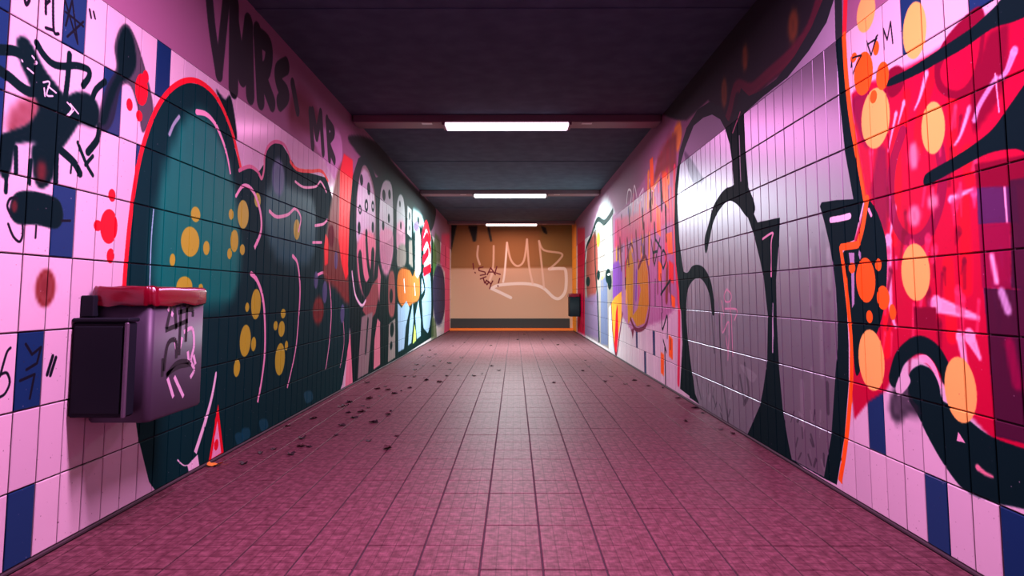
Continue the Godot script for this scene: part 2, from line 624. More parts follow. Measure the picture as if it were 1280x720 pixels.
func build_floor() -> void:
	var ground := structure("floor")
	part("mortar_bed", box_mesh(Vector3(LEFT_X - 0.2, -0.2, -END_Z - 0.2), Vector3(RIGHT_X + 0.2, -0.0045, -BACK_Z + 0.2), 0.001), plain(Color8(46, 32, 38), 0.9), ground)
	var meshes := {}
	var rest := start()
	var origin_x := -0.1113
	var origin_z := 2.1746
	var count := 0
	for row in range(-36, 71):
		var z0 := origin_z + row * FLOOR_TILE + 0.0014
		var z1 := minf(z0 + FLOOR_TILE - 0.0028, END_Z - 0.001)
		if z1 - z0 < 0.02:
			continue
		for column in range(-8, 8):
			var x0 := maxf(origin_x + column * FLOOR_TILE + 0.0028, LEFT_X + 0.008)
			var x1 := minf(origin_x + (column + 1) * FLOOR_TILE - 0.0028, RIGHT_X - 0.008)
			if x1 - x0 < 0.02:
				continue
			var which := rng.randi() % 8
			var lift := rng.randf_range(-0.0008, 0.0006)
			if row >= -1 and row < 18 and count < 300:
				count += 1
				var key := "%d %d" % [roundi((x1 - x0) * 1000.0), which]
				if not meshes.has(key):
					var st := start()
					slab(st, x1 - x0, z1 - z0, Vector3.ZERO, which)
					meshes[key] = st.commit()
				part("floor_tile", meshes[key], material.floor, ground, Vector3((x0 + x1) / 2.0, lift, -(z0 + z1) / 2.0))
			else:
				slab(rest, x1 - x0, z1 - z0, Vector3((x0 + x1) / 2.0, lift, -(z0 + z1) / 2.0), which)
	part("far_floor_tile", rest.commit(), material.floor, ground).set_meta("kind", "stuff")


func slab(st: SurfaceTool, wide: float, deep: float, at: Vector3, which: int) -> void:
	var b := 0.0018
	var inner := []
	var outer := []
	var low := []
	var t := []
	var corner := Vector2((which % 2) * 0.5, ((which >> 1) % 2) * 0.5)
	for q in [[-1, -1], [1, -1], [1, 1], [-1, 1]]:
		inner.append(at + Vector3(q[0] * (wide / 2.0 - b), 0, q[1] * (deep / 2.0 - b)))
		outer.append(at + Vector3(q[0] * wide / 2.0, -0.0014, q[1] * deep / 2.0))
		low.append(at + Vector3(q[0] * wide / 2.0, -0.008, q[1] * deep / 2.0))
		var f := Vector2(0.5 + q[0] * 0.5 * wide / 0.2, 0.5 + q[1] * 0.5 * deep / 0.2)
		if which >= 4:
			f = Vector2(f.y, 1.0 - f.x)
		t.append(corner + f.clamp(Vector2(0.006, 0.006), Vector2(0.994, 0.994)) * 0.5)
	quad(st, inner, Vector3.UP, t)
	var out := [Vector3(0, 0, -1), Vector3(1, 0, 0), Vector3(0, 0, 1), Vector3(-1, 0, 0)]
	for k in 4:
		var n := (k + 1) % 4
		quad(st, [inner[k], inner[n], outer[n], outer[k]], (Vector3.UP + out[k]).normalized(), [t[k], t[n], t[n], t[k]])
		quad(st, [outer[k], outer[n], low[n], low[k]], out[k], [t[k], t[n], t[n], t[k]])


func build_ceiling() -> void:
	var top := structure("ceiling")
	part("slab", box_mesh(Vector3(LEFT_X - 0.2, HIGH, -END_Z - 0.2), Vector3(RIGHT_X + 0.2, HIGH + 0.2, -BACK_Z + 0.2), 0.001), material.ceiling, top)
	for z in [3.9, 8.5, 13.1]:
		part("joint_cover", box_mesh(Vector3(LEFT_X, HIGH - 0.006, -z - 0.03), Vector3(RIGHT_X, HIGH, -z + 0.03), 0.002), material.ceiling, top)


# ---------------------------------------------------------------- lamps
func ceiling_light(z: float, color: Color, energy: float, label: String) -> void:
	var middle := (LEFT_X + RIGHT_X) / 2.0
	var lamp := thing("ceiling_light", label, "ceiling light", Vector3(middle, HIGH, -z), "strip lights across the ceiling")
	var half := (RIGHT_X - LEFT_X) / 2.0 - 0.012
	var casing := plain(Color8(120, 100, 106), 0.5)
	var channel := part("channel", box_mesh(Vector3(-half, -0.072, -0.25), Vector3(half, 0.0, 0.0), 0.006), casing, lamp)
	for s in [-1.0, 1.0]:
		part("end_cap", box_mesh(Vector3(s * 0.615 - 0.014, -0.098, -0.222), Vector3(s * 0.615 + 0.014, -0.066, -0.002), 0.003), casing, lamp)
		var clip := part("clip", box_mesh(Vector3(-0.05, -0.004, -0.03), Vector3(0.05, 0.0, 0.03), 0.0015), plain(Color8(190, 180, 184), 0.35, 0.4), channel, Vector3(s * 0.78, -0.072, -0.05))
		clip.set_meta("label", "pale metal clip")
	var glow := StandardMaterial3D.new()
	glow.albedo_color = Color(0.9, 0.9, 0.9)
	glow.emission_enabled = true
	glow.emission = color.lerp(Color.WHITE, 0.6)
	glow.emission_energy_multiplier = 3.0
	part("diffuser", box_mesh(Vector3(-0.6, -0.106, -0.215), Vector3(0.6, -0.07, -0.008), 0.008), glow, lamp)
	var light := AreaLight3D.new()
	light.name = "tube_light"
	light.area_size = Vector2(1.18, 0.2)
	light.light_color = color
	light.light_energy = energy
	light.area_range = 30.0
	light.shadow_enabled = true
	lamp.add_child(light)
	light.position = Vector3(0, -0.11, -0.112)
	light.rotation = Vector3(-PI / 2.0, 0, 0)


# ---------------------------------------------------------------- bins
# a ring of a rounded rectangle, x across the bin and z along the wall
func loop(wide: float, long: float, radius: float, y: float) -> PackedVector3Array:
	var r := PackedVector3Array()
	for q in [[1, 1, 0.0], [-1, 1, 0.25], [-1, -1, 0.5], [1, -1, 0.75]]:
		for s in 7:
			var a: float = TAU * (q[2] + 0.25 * s / 6.0)
			r.append(Vector3(q[0] * (wide / 2.0 - radius) + cos(a) * radius, y, q[1] * (long / 2.0 - radius) + sin(a) * radius))
	return r


func loft(rings: Array, close_last: bool, close_first := false) -> ArrayMesh:
	var st := start()
	st.set_smooth_group(0)
	var n: int = rings[0].size()
	for k in rings.size() - 1:
		for s in n:
			var a: Vector3 = rings[k][s]
			var b: Vector3 = rings[k][(s + 1) % n]
			var c: Vector3 = rings[k + 1][(s + 1) % n]
			var d: Vector3 = rings[k + 1][s]
			for v in [a, b, c, a, c, d]:
				st.add_vertex(v)
	for e in [[close_first, rings[0], true], [close_last, rings[-1], false]]:
		if e[0]:
			st.set_smooth_group(-1)
			var mid := Vector3.ZERO
			for v in e[1]:
				mid += v / n
			for s in n:
				var tri := [e[1][s], e[1][(s + 1) % n], mid]
				if e[2]:
					tri.reverse()
				for v in tri:
					st.add_vertex(v)
	st.generate_normals()
	return st.commit()


func litter_bin(label: String, at: Vector3, turn: float, tagged: bool) -> void:
	# origin: foot of the wall side, the bin stands out along +x and runs along z
	var bin := thing("litter_bin", label, "litter bin", at, "wall bins with red liners")
	bin.rotation.y = turn
	var metal: StandardMaterial3D = material.steel if tagged else material.dark_steel
	var wide := 0.225
	var long := 0.42
	var centre := Vector3(0.02 + wide / 2.0, 0, 0)
	var body := part("body", loft([loop(wide - 0.012, long - 0.012, 0.022, 0.405), loop(wide, long, 0.025, 0.415), loop(wide, long, 0.025, 0.86), loop(wide - 0.01, long - 0.01, 0.02, 0.86), loop(wide - 0.01, long - 0.01, 0.02, 0.43)], true, true), metal, bin, centre)
	part("rim", loft([loop(wide + 0.004, long + 0.004, 0.027, 0.845), loop(wide + 0.012, long + 0.012, 0.03, 0.85), loop(wide + 0.012, long + 0.012, 0.03, 0.866), loop(wide - 0.004, long - 0.004, 0.024, 0.868), loop(wide - 0.006, long - 0.006, 0.02, 0.85)], false), metal, bin, centre)
	# crumpled liner folded over the rim
	var wave := FastNoiseLite.new()
	wave.seed = 4
	wave.frequency = 14.0
	wave.fractal_type = FastNoiseLite.FRACTAL_RIDGED
	wave.fractal_octaves = 3
	var rings := []
	var shape := [[0.009, 0.826], [0.011, 0.838], [0.01, 0.85], [0.01, 0.864], [0.008, 0.88], [0.004, 0.894], [-0.002, 0.9], [-0.008, 0.894], [-0.012, 0.86], [-0.02, 0.78], [-0.03, 0.66]]
	for k in shape.size():
		var ring := loop(wide + shape[k][0] * 2.0, long + shape[k][0] * 2.0, 0.03 + maxf(shape[k][0], -0.01), shape[k][1])
		var fine := PackedVector3Array()
		for s in ring.size():
			for f in 4:
				var v := ring[s].lerp(ring[(s + 1) % ring.size()], f / 4.0)
				var away := Vector3(v.x, 0, v.z * 0.5).normalized()
				var hem: float = 1.0 if k == 0 else 0.45
				v += away * 0.006 * wave.get_noise_3d(v.x, v.y * 1.2, v.z * 0.6) * (1.0 if k < 7 else 0.4)
				v.y += hem * 0.012 * wave.get_noise_3d(v.x * 0.8 + 7.0, k * 0.05, v.z * 0.8)
				fine.append(v)
		rings.append(fine)
	part("liner_bag", loft(rings, false), material.bag, bin, centre).set_meta("label", "crumpled red plastic liner folded over the rim")
	var bracket := part("wall_bracket", box_mesh(Vector3(0.0, 0.5, -long / 2.0 + 0.06), Vector3(0.022, 0.84, long / 2.0 - 0.06), 0.003), material.dark_steel, bin)
	var hinge := part("hinge_plate", box_mesh(Vector3(0.001, 0.79, long / 2.0 - 0.01), Vector3(0.05, 0.868, long / 2.0 + 0.035), 0.003), material.dark_steel, bracket)
	hinge.set_meta("label", "dark hinge plate against the wall")
	if tagged:
		# scribbled tag painted on the long face: thin raised paint lines
		var lines := [["ink_mark", Color8(18, 22, 28), 0.0095, [[-0.105, 0.74, -0.06, 0.845, -0.03, 0.735], [-0.11, 0.735, 0.06, 0.765], [0.0, 0.85, 0.0, 0.63], [-0.02, 0.8, 0.09, 0.81, 0.1, 0.78], [0.05, 0.84, 0.05, 0.68], [-0.11, 0.58, -0.09, 0.68, -0.03, 0.69, -0.02, 0.62], [-0.09, 0.56, -0.02, 0.6, 0.06, 0.6, 0.1, 0.58], [-0.09, 0.565, 0.0, 0.585, 0.08, 0.585], [-0.12, 0.56, -0.12, 0.63]]],
			["chalk_mark", Color8(206, 192, 204), 0.0085, [[0.03, 0.72, 0.1, 0.73, 0.12, 0.66, 0.1, 0.6, 0.13, 0.56, 0.1, 0.53], [-0.04, 0.7, -0.01, 0.64, 0.02, 0.7], [-0.08, 0.55, -0.03, 0.47], [-0.03, 0.55, 0.05, 0.46], [0.12, 0.62, 0.14, 0.58], [0.07, 0.64, 0.08, 0.6], [-0.1, 0.82, -0.06, 0.79]]]]
		for set_ in lines:
			for line in set_[3]:
				var st := start()
				var p := rounded(pairs(line), false)
				for k in p.size() - 1:
					var d: Vector2 = (p[k + 1] - p[k]).normalized().orthogonal() * float(set_[2])
					var lift := 0.0006 if set_[0] == "ink_mark" else 0.0003
					quad(st, [p[k] + d, p[k + 1] + d, p[k + 1] - d, p[k] - d].map(func(v): return Vector3(0.02 + wide + lift, v.y, -v.x)), Vector3(1, 0, 0))
				part(set_[0], st.commit(), plain(set_[1], 0.6), body, -centre)


func build_bins() -> void:
	litter_bin("grey metal wall bin with red liner and black scribbled tag", Vector3(LEFT_X, 0, -2.648), 0.0, true)
	litter_bin("dark wall bin by the tan end wall", Vector3(RIGHT_X, 0, -14.5), PI, false)
	var box := thing("ash_box", "flat dark metal box on the tiles beside the tagged bin", "wall box", Vector3(LEFT_X, 0.436, -2.4))
	part("body", box_mesh(Vector3(0.001, 0.0, -0.03), Vector3(0.2, 0.335, 0.034), 0.006), material.dark_steel, box)
	part("lid", box_mesh(Vector3(0.001, 0.337, -0.032), Vector3(0.207, 0.351, 0.04), 0.004), material.dark_steel, box)
	part("door_panel", box_mesh(Vector3(0.012, 0.014, 0.034), Vector3(0.186, 0.322, 0.04), 0.003), material.dark_steel, box)
	part("corner_edge", box_mesh(Vector3(0.192, 0.0, 0.03), Vector3(0.206, 0.335, 0.042), 0.003), plain(Color8(96, 92, 104), 0.4, 0.4), box)


# ---------------------------------------------------------------- leaves
func leaf_mesh(kind: int) -> ArrayMesh:
	var g := RandomNumberGenerator.new()
	g.seed = 70 + kind
	var st := start()
	st.set_smooth_group(0)
	var n := 18
	var rim := []
	var middle := []
	for k in n:
		var a := TAU * k / n
		var lobes := 0.62 + 0.38 * absf(cos(a * (2.5 if kind % 2 == 0 else 1.0))) + g.randf_range(-0.1, 0.1)
		var v := Vector3(cos(a) * 0.032 * lobes, 0, sin(a) * (0.021 if kind % 2 else 0.027) * lobes)
		v.y = 0.003 + 0.016 * absf(sin(a + kind)) * g.randf_range(0.4, 1.0)
		rim.append(v)
		middle.append(Vector3(v.x * 0.5, 0.003 + v.y * 0.25, v.z * 0.5))
	for k in n:
		var m := (k + 1) % n
		for tri in [[Vector3(0, 0.002, 0), middle[k], middle[m]], [middle[k], rim[k], rim[m]], [middle[k], rim[m], middle[m]]]:
			for v in tri:
				st.add_vertex(v)
			for q in [2, 1, 0]:
				st.add_vertex(tri[q] - Vector3(0, 0.0012, 0))
	for k in 4:
		var x := 0.02 + k * 0.007
		for v in [Vector3(x, 0.002, 0.0008), Vector3(x + 0.007, 0.004, 0.0008), Vector3(x + 0.007, 0.004, -0.0008), Vector3(x, 0.002, 0.0008), Vector3(x + 0.007, 0.004, -0.0008), Vector3(x, 0.002, -0.0008)]:
			st.add_vertex(v)
	st.generate_normals()
	return st.commit()


func build_leaves() -> void:
	var shapes := [leaf_mesh(0), leaf_mesh(1), leaf_mesh(2), leaf_mesh(3)]
	for k in range(0, LEAVES.size() - 1, 2):
		var x: float = LEAVES[k]
		var z: float = LEAVES[k + 1]
		var leaf := MeshInstance3D.new()
		leaf.name = numbered("dry_leaf")
		leaf.mesh = shapes[rng.randi() % 4]
		leaf.material_override = material.leaf if rng.randf() < 0.7 else material.leaf_brown
		add_child(leaf)
		leaf.position = Vector3(x, 0.0, -z)
		leaf.rotation.y = rng.randf() * TAU
		var size := rng.randf_range(0.55, 1.1)
		leaf.scale = Vector3(size, size * rng.randf_range(0.8, 1.3), size)
		if x < -0.3:
			say(leaf, "dry dark leaf on the floor tiles towards the dark teal mural", "leaf", "dry leaves along the teal mural")
		elif x > 0.45:
			say(leaf, "dry dark leaf on the floor tiles towards the silver lettering", "leaf", "dry leaves along the silver lettering")
		else:
			say(leaf, "dry dark leaf alone in the middle of the floor", "leaf", "dry leaves in the middle of the floor")
	var yellow := MeshInstance3D.new()
	yellow.name = "yellow_leaf"
	yellow.mesh = shapes[1]
	yellow.material_override = material.leaf_yellow
	add_child(yellow)
	yellow.position = Vector3(YELLOW[0], 0.0, -YELLOW[1])
	yellow.rotation.y = 0.5
	yellow.scale = Vector3.ONE * 1.3
	say(yellow, "small yellow leaf lying by the red painted triangle", "leaf")


# where the fallen leaves lie: x and depth in metres
const LEAVES := [-1.35, 5.21, -1.23, 4.95, -1.33, 5.26, -1.19, 5.25, -1.22, 5.61, -1.27, 6.18, -1.16, 6.12, -1.06, 5.90, -1.23, 6.36, -1.13, 5.17, -1.14, 4.98, -0.93, 5.03, -0.92, 4.87, -0.96, 4.57, -1.15, 4.48, -1.42, 4.73, -1.51, 4.46, -1.11, 4.17, -1.29, 4.08, -1.23, 3.87, -1.18, 3.86, -0.87, 4.01, -0.73, 4.15, -1.16, 5.75, -1.03, 6.07, -0.98, 6.24, -1.46, 6.61, -1.17, 7.11, -1.14, 4.76, -1.34, 5.42, -1.33, 10.42, -1.16, 9.74, -1.33, 9.56, -1.19, 9.31, -0.98, 8.77, -0.83, 8.49, -1.22, 8.29, -0.99, 8.16, -1.16, 7.74, -1.11, 7.86, -0.76, 7.80, -1.07, 7.12, -0.90, 6.80, -0.75, 6.67, -0.73, 7.17, -0.61, 7.21, -0.44, 7.17, -0.36, 7.37, -0.18, 7.69, -0.28, 8.16, -1.05, 11.32, -0.92, 12.15, 0.06, 12.94, -0.41, 11.44, -0.74, 9.23, -1.12, 8.16, -0.95, 7.02, -0.93, 13.50, 1.39, 10.13, 1.12, 8.63, 0.94, 8.85, 0.78, 7.64, 0.90, 8.11, 1.03, 7.12, 1.22, 6.80, 0.91, 6.72, 0.39, 6.63, 0.75, 11.57, 0.55, 13.00, 0.21, 14.63, 1.06, 11.57, 1.28, 6.40, 1.39, 6.27, 1.39, 5.16, 1.39, 4.95, 1.18, 4.64, 1.33, 4.35, 1.37, 4.23, 1.08, 6.53, 1.38, 5.66, -1.40, 3.71, -1.36, 3.80, -1.22, 3.68, -1.40, 3.48, -0.72, 3.81]
const YELLOW := [-1.53, 3.44]


# ---------------------------------------------------------------- drawings, in metres of depth (or x on the end wall) and height

func paint_left() -> void:
	blob("lavender", 0.05, [5.089, 2.13, 5.34, 2.246, 5.831, 2.335, 5.958, 2.143, 5.763, 1.885, 5.557, 1.918, 5.385, 1.987, 5.181, 2.042])
	blob("wine", 0.12, [4.651, 2.363, 5.133, 2.355, 5.253, 2.223, 4.855, 2.09, 4.505, 2.088])
	stroke("soot", 0.085, 0.085, 0.012, [3.293, 2.395, 3.342, 2.244, 3.433, 2.052])
	stroke("soot", 0.085, 0.085, 0.012, [3.433, 2.052, 3.461, 2.293, 3.485, 2.484])
	stroke("soot", 0.125, 0.125, 0.012, [3.586, 2.508, 3.616, 2.032])  # letters from here on widened to stand in for shade on the plaster
	stroke("soot", 0.125, 0.125, 0.012, [3.594, 2.418, 3.728, 2.139])
	stroke("soot", 0.125, 0.125, 0.012, [3.728, 2.139, 3.791, 2.478])
	stroke("soot", 0.125, 0.125, 0.012, [3.791, 2.478, 3.85, 2.067])
	stroke("soot", 0.125, 0.125, 0.012, [3.925, 2.484, 4.011, 2.081])
	stroke("soot", 0.125, 0.125, 0.012, [3.928, 2.459, 4.113, 2.465, 4.098, 2.317, 3.984, 2.241])
	stroke("soot", 0.125, 0.125, 0.012, [4.01, 2.25, 4.198, 2.122])
	stroke("soot", 0.125, 0.125, 0.012, [4.442, 2.455, 4.294, 2.359, 4.331, 2.283, 4.458, 2.256, 4.341, 2.165])
	stroke("soot", 0.09, 0.09, 0.01, [4.581, 2.37, 4.699, 2.211])
	stroke("soot", 0.09, 0.09, 0.01, [4.995, 2.283, 5.077, 2.037])
	stroke("soot", 0.09, 0.09, 0.01, [5.054, 2.3, 5.173, 2.137])
	stroke("soot", 0.09, 0.09, 0.01, [5.173, 2.137, 5.264, 2.346])
	stroke("soot", 0.09, 0.09, 0.01, [5.264, 2.346, 5.357, 2.048])
	stroke("soot", 0.09, 0.09, 0.01, [5.449, 2.343, 5.547, 2.034])
	stroke("soot", 0.09, 0.09, 0.01, [5.45, 2.329, 5.651, 2.29, 5.512, 2.165, 5.697, 2.051])
	blob("soot", 0.04, [6.499, 2.299, 6.173, 2.382, 7.392, 2.606, 8.975, 2.573, 11.391, 2.579, 13.153, 2.583, 12.312, 2.049, 10.494, 2.107, 9.015, 2.089, 7.887, 2.21, 7.087, 2.268])  # black spray, with the natural darkness below the ceiling painted in
	stroke("ink", 0.012, 0.012, 0, [2.048, 1.82, 2.056, 1.807, 2.068, 1.829])
	stroke("ink", 0.012, 0.012, 0, [2.138, 1.87, 2.143, 1.816])
	stroke("ink", 0.012, 0.012, 0, [2.14, 1.848, 2.157, 1.868])
	stroke("ink", 0.012, 0.012, 0, [2.172, 1.885, 2.185, 1.775, 2.209, 1.773])
	stroke("ink", 0.012, 0.012, 0, [2.147, 1.768, 2.185, 1.775])
	line("ink", 0.009, 0, [2.225, 1.914, 2.309, 1.776])
	line("ink", 0.009, 0, [2.242, 1.816, 2.267, 1.921, 2.309, 1.776])
	line("ink", 0.009, 0, [2.238, 1.864, 2.334, 1.852])
	line("ink", 0.009, 0, [2.253, 1.78, 2.333, 1.869])
	stroke("ink", 0.011, 0.011, 0, [2.364, 1.929, 2.375, 1.903])
	stroke("ink", 0.011, 0.011, 0, [2.387, 1.93, 2.398, 1.91])
	blob("rust", 0.05, [2.005, 1.413, 2.039, 1.479, 2.122, 1.531, 2.179, 1.521, 2.147, 1.451, 2.081, 1.394, 2.023, 1.361])
	blob("black", 0.018, [2.025, 1.678, 2.058, 1.701, 2.099, 1.68, 2.151, 1.63, 2.212, 1.595, 2.263, 1.571, 2.316, 1.6, 2.382, 1.614, 2.44, 1.592, 2.454, 1.534, 2.429, 1.496, 2.347, 1.49, 2.315, 1.452, 2.27, 1.392, 2.232, 1.361, 2.174, 1.36, 2.118, 1.368, 2.044, 1.346, 1.998, 1.34, 2.015, 1.377, 2.095, 1.424, 2.137, 1.489, 2.104, 1.533, 2.079, 1.571, 2.045, 1.611])
	blob("black", 0.012, [1.984, 1.357, 2.042, 1.366, 2.041, 1.294, 2.027, 1.237, 1.994, 1.242])
	blob("black", 0.018, [2.126, 1.365, 2.23, 1.383, 2.233, 1.306, 2.214, 1.252, 2.174, 1.224, 2.143, 1.24, 2.124, 1.298])
	dots("rust", 0.03, [2.169, 1.282, 0.025, 0.037])
	stroke("black", 0.034, 0.034, 0.003, [1.946, 1.616, 2.009, 1.637, 2.036, 1.639])
	stroke("black", 0.034, 0.034, 0.003, [1.954, 1.559, 2.007, 1.549, 2.051, 1.535, 2.097, 1.531, 2.139, 1.552])
	stroke("black", 0.026, 0.026, 0.003, [2.111, 1.701, 2.143, 1.675, 2.191, 1.659, 2.246, 1.67, 2.308, 1.695, 2.374, 1.703, 2.381, 1.678, 2.352, 1.635])
	stroke("black", 0.026, 0.026, 0.003, [2.271, 1.722, 2.269, 1.643, 2.263, 1.569])
	stroke("black", 0.026, 0.026, 0.003, [2.476, 1.691, 2.426, 1.644, 2.406, 1.6])
	stroke("black", 0.03, 0.03, 0.003, [2.4, 1.398, 2.451, 1.459, 2.457, 1.51])
	stroke("black", 0.016, 0.016, 0.002, [2.019, 1.251, 2.021, 1.189])
	stroke("black", 0.018, 0.018, 0.002, [2.051, 1.335, 2.058, 1.256])
	stroke("black", 0.012, 0.012, 0.002, [2.119, 1.31, 2.119, 1.23])
	stroke("black", 0.02, 0.02, 0.002, [2.236, 1.362, 2.241, 1.257])
	stroke("black", 0.03, 0.03, 0.002, [2.255, 1.372, 2.325, 1.344, 2.362, 1.31])
	stroke("black", 0.016, 0.016, 0.002, [2.34, 1.42, 2.395, 1.352, 2.435, 1.317])
	stroke("black", 0.016, 0.016, 0.002, [2.429, 1.389, 2.39, 1.348])
	stroke("black", 0.01, 0.01, 0.002, [2.315, 1.351, 2.311, 1.303])
	stroke("chalk", 0.006, 0.006, 0, [2.094, 1.651, 2.117, 1.637, 2.107, 1.628])
	stroke("chalk", 0.006, 0.006, 0, [2.077, 1.604, 2.106, 1.596])
	stroke("chalk", 0.006, 0.006, 0, [2.151, 1.581, 2.181, 1.591, 2.17, 1.545, 2.2, 1.549])
	stroke("chalk", 0.006, 0.006, 0, [2.175, 1.575, 2.215, 1.565])
	stroke("chalk", 0.006, 0.006, 0, [2.157, 1.563, 2.163, 1.538])
	stroke("chalk", 0.006, 0.006, 0, [2.273, 1.549, 2.3, 1.533, 2.277, 1.503])
	stroke("chalk", 0.006, 0.006, 0, [2.29, 1.548, 2.335, 1.525])
	stroke("chalk", 0.006, 0.006, 0, [2.309, 1.53, 2.285, 1.503])
	stroke("chalk", 0.006, 0.006, 0, [2.051, 1.621, 2.055, 1.618])
	blob("thinblack", 0.012, [2.553, 1.937, 2.605, 1.972, 2.678, 1.92, 2.767, 1.795, 2.813, 1.702, 2.812, 1.645, 2.745, 1.557, 2.701, 1.652, 2.643, 1.726, 2.579, 1.699, 2.543, 1.558, 2.492, 1.497, 2.446, 1.525, 2.482, 1.668, 2.541, 1.768, 2.523, 1.849])
	blob("black", 0.018, [2.564, 1.932, 2.6, 1.96, 2.648, 1.925, 2.674, 1.832, 2.634, 1.757, 2.572, 1.716, 2.527, 1.618, 2.494, 1.529, 2.459, 1.535, 2.503, 1.668, 2.552, 1.762, 2.539, 1.849])
	dots("red", 0, [2.723, 1.738, 0.047, 0.068, 2.715, 1.622, 0.023, 0.023, 2.643, 1.649, 0.022, 0.026, 2.748, 1.802, 0.023, 0.028])
	blob("black", 0.008, [2.046, 1.167, 2.07, 1.196, 2.132, 1.209, 2.225, 1.207, 2.267, 1.191, 2.286, 1.151, 2.277, 1.113, 2.243, 1.096, 2.159, 1.101, 2.079, 1.095, 2.043, 1.121])
	dots("rust", 0.015, [2.060, 1.149, 0.013, 0.020])
	stroke("ink", 0.009, 0.009, 0, [2.072, 1.176, 2.042, 1.172, 2.031, 1.145, 2.05, 1.117])
	stroke("ink", 0.009, 0.009, 0, [2.039, 1.091, 2.062, 1.055, 2.09, 1.039, 2.102, 1.061, 2.099, 1.097])
	stroke("ink", 0.009, 0.009, 0, [2.159, 1.098, 2.159, 1.058])
	stroke("ink", 0.009, 0.009, 0, [2.28, 1.128, 2.325, 1.133])
	dots("red", 0, [2.548, 1.136, 0.055, 0.068, 2.479, 1.132, 0.024, 0.021, 2.558, 1.260, 0.023, 0.025, 2.568, 1.022, 0.025, 0.029])
	dots("brick", 0.02, [2.221, 0.893, 0.049, 0.065])
	dots("rust", 0.03, [2.217, 0.898, 0.023, 0.033])
	stroke("ink", 0.009, 0.009, 0, [2.047, 0.621, 2.067, 0.688, 2.082, 0.704])
	stroke("ink", 0.009, 0.009, 0, [2.041, 0.622, 2.072, 0.628, 2.088, 0.596, 2.071, 0.564, 2.046, 0.556])
	line("ink", 0.01, 0, [2.146, 0.711, 2.177, 0.675, 2.216, 0.696, 2.202, 0.644, 2.156, 0.628])
	line("ink", 0.01, 0, [2.131, 0.596, 2.194, 0.609, 2.179, 0.533])
	line("ink", 0.01, 0, [2.156, 0.628, 2.194, 0.642])
	stroke("ink", 0.014, 0.014, 0, [2.276, 0.661, 2.254, 0.601])
	stroke("ink", 0.014, 0.014, 0, [2.292, 0.654, 2.27, 0.597])
	patch("navy", 0, [2.679, 0.898, 2.681, 1.077, 2.709, 1.28, 2.741, 1.456, 2.796, 1.602, 2.876, 1.728, 2.986, 1.829, 3.108, 1.896, 3.245, 1.929, 3.379, 1.917, 3.498, 1.86, 3.618, 1.766, 3.691, 1.659, 3.763, 1.594, 3.898, 1.644, 4.023, 1.634, 4.096, 1.694, 4.129, 1.788, 4.234, 1.86, 4.395, 1.892, 4.542, 1.846, 4.736, 1.775, 5.075, 1.815, 5.467, 1.853, 5.676, 1.694, 5.552, 1.402, 5.913, 1.364, 6.392, 1.247, 6.419, 0.937, 6.382, 0.629, 6.34, 0.403, 6.135, 0.054, 6.055, 0.008, 4.378, -0, 3.571, -0.015, 3.019, -0.032, 2.921, 0.065, 2.818, 0.28, 2.747, 0.504, 2.702, 0.703])
	blob("black", 0.02, [3.403, 1.955, 3.511, 1.935, 3.579, 1.974, 3.652, 1.857, 3.683, 1.75, 3.594, 1.796, 3.507, 1.872])
	blob("teal", 0.1, [2.888, 0.893, 2.867, 1.074, 2.882, 1.271, 2.928, 1.441, 2.993, 1.574, 3.071, 1.7, 3.199, 1.776, 3.345, 1.775, 3.503, 1.685, 3.638, 1.534, 3.741, 1.321, 3.787, 1.047, 3.696, 0.841, 3.366, 0.803, 3.049, 0.828])
	blob("bottlegreen", 0.12, [4.116, 1.467, 4.312, 1.63, 4.747, 1.647, 5.133, 1.615, 5.222, 1.306, 5.035, 1.106, 4.51, 1.081, 4.204, 1.221])
	dots("slate", 0.05, [4.354, 1.653, 0.119, 0.129])
	stroke("paleaqua", 0.008, 0.008, 0.002, [2.859, 1.243, 2.851, 1.108, 2.856, 0.9])
	stroke("palegrey", 0.02, 0.02, 0.008, [2.962, 1.604, 2.993, 1.657, 3.04, 1.708])
	dots("olive", 0.006, [3.238, 1.268, 0.048, 0.039, 3.197, 1.129, 0.091, 0.074, 3.366, 1.110, 0.035, 0.037, 3.036, 1.031, 0.025, 0.030, 3.157, 0.910, 0.077, 0.049, 3.323, 0.901, 0.026, 0.025, 3.645, 1.318, 0.031, 0.031, 3.807, 1.338, 0.079, 0.084, 3.700, 1.174, 0.052, 0.064, 3.643, 1.098, 0.030, 0.031, 3.813, 1.132, 0.034, 0.032, 4.042, 0.814, 0.075, 0.093, 3.900, 0.602, 0.081, 0.094, 4.025, 0.573, 0.037, 0.043, 3.793, 0.455, 0.044, 0.050, 3.910, 0.797, 0.030, 0.028, 4.386, 0.667, 0.037, 0.031, 4.523, 0.743, 0.047, 0.033, 4.501, 0.640, 0.062, 0.054, 4.488, 0.438, 0.092, 0.108, 4.606, 0.520, 0.032, 0.034, 4.755, 1.343, 0.070, 0.075, 4.013, 1.452, 0.050, 0.045])
	stroke("red", 0.028, 0.028, 0, [2.669, 0.891, 2.674, 1.028, 2.688, 1.194, 2.714, 1.359, 2.75, 1.492, 2.807, 1.626, 2.888, 1.746, 2.992, 1.843, 3.115, 1.91, 3.244, 1.937, 3.387, 1.924, 3.507, 1.867, 3.628, 1.768, 3.7, 1.675, 3.751, 1.601])
	stroke("pink", 0.03, 0.016, 0.003, [3.207, 1.778, 3.308, 1.794, 3.41, 1.77, 3.501, 1.706, 3.567, 1.632, 3.616, 1.539])
	stroke("rose", 0.024, 0.024, 0.002, [3.73, 1.583, 3.875, 1.635, 3.998, 1.629, 4.065, 1.596, 4.099, 1.659, 4.105, 1.747, 4.167, 1.828, 4.29, 1.884, 4.441, 1.897, 4.541, 1.857, 4.595, 1.806])
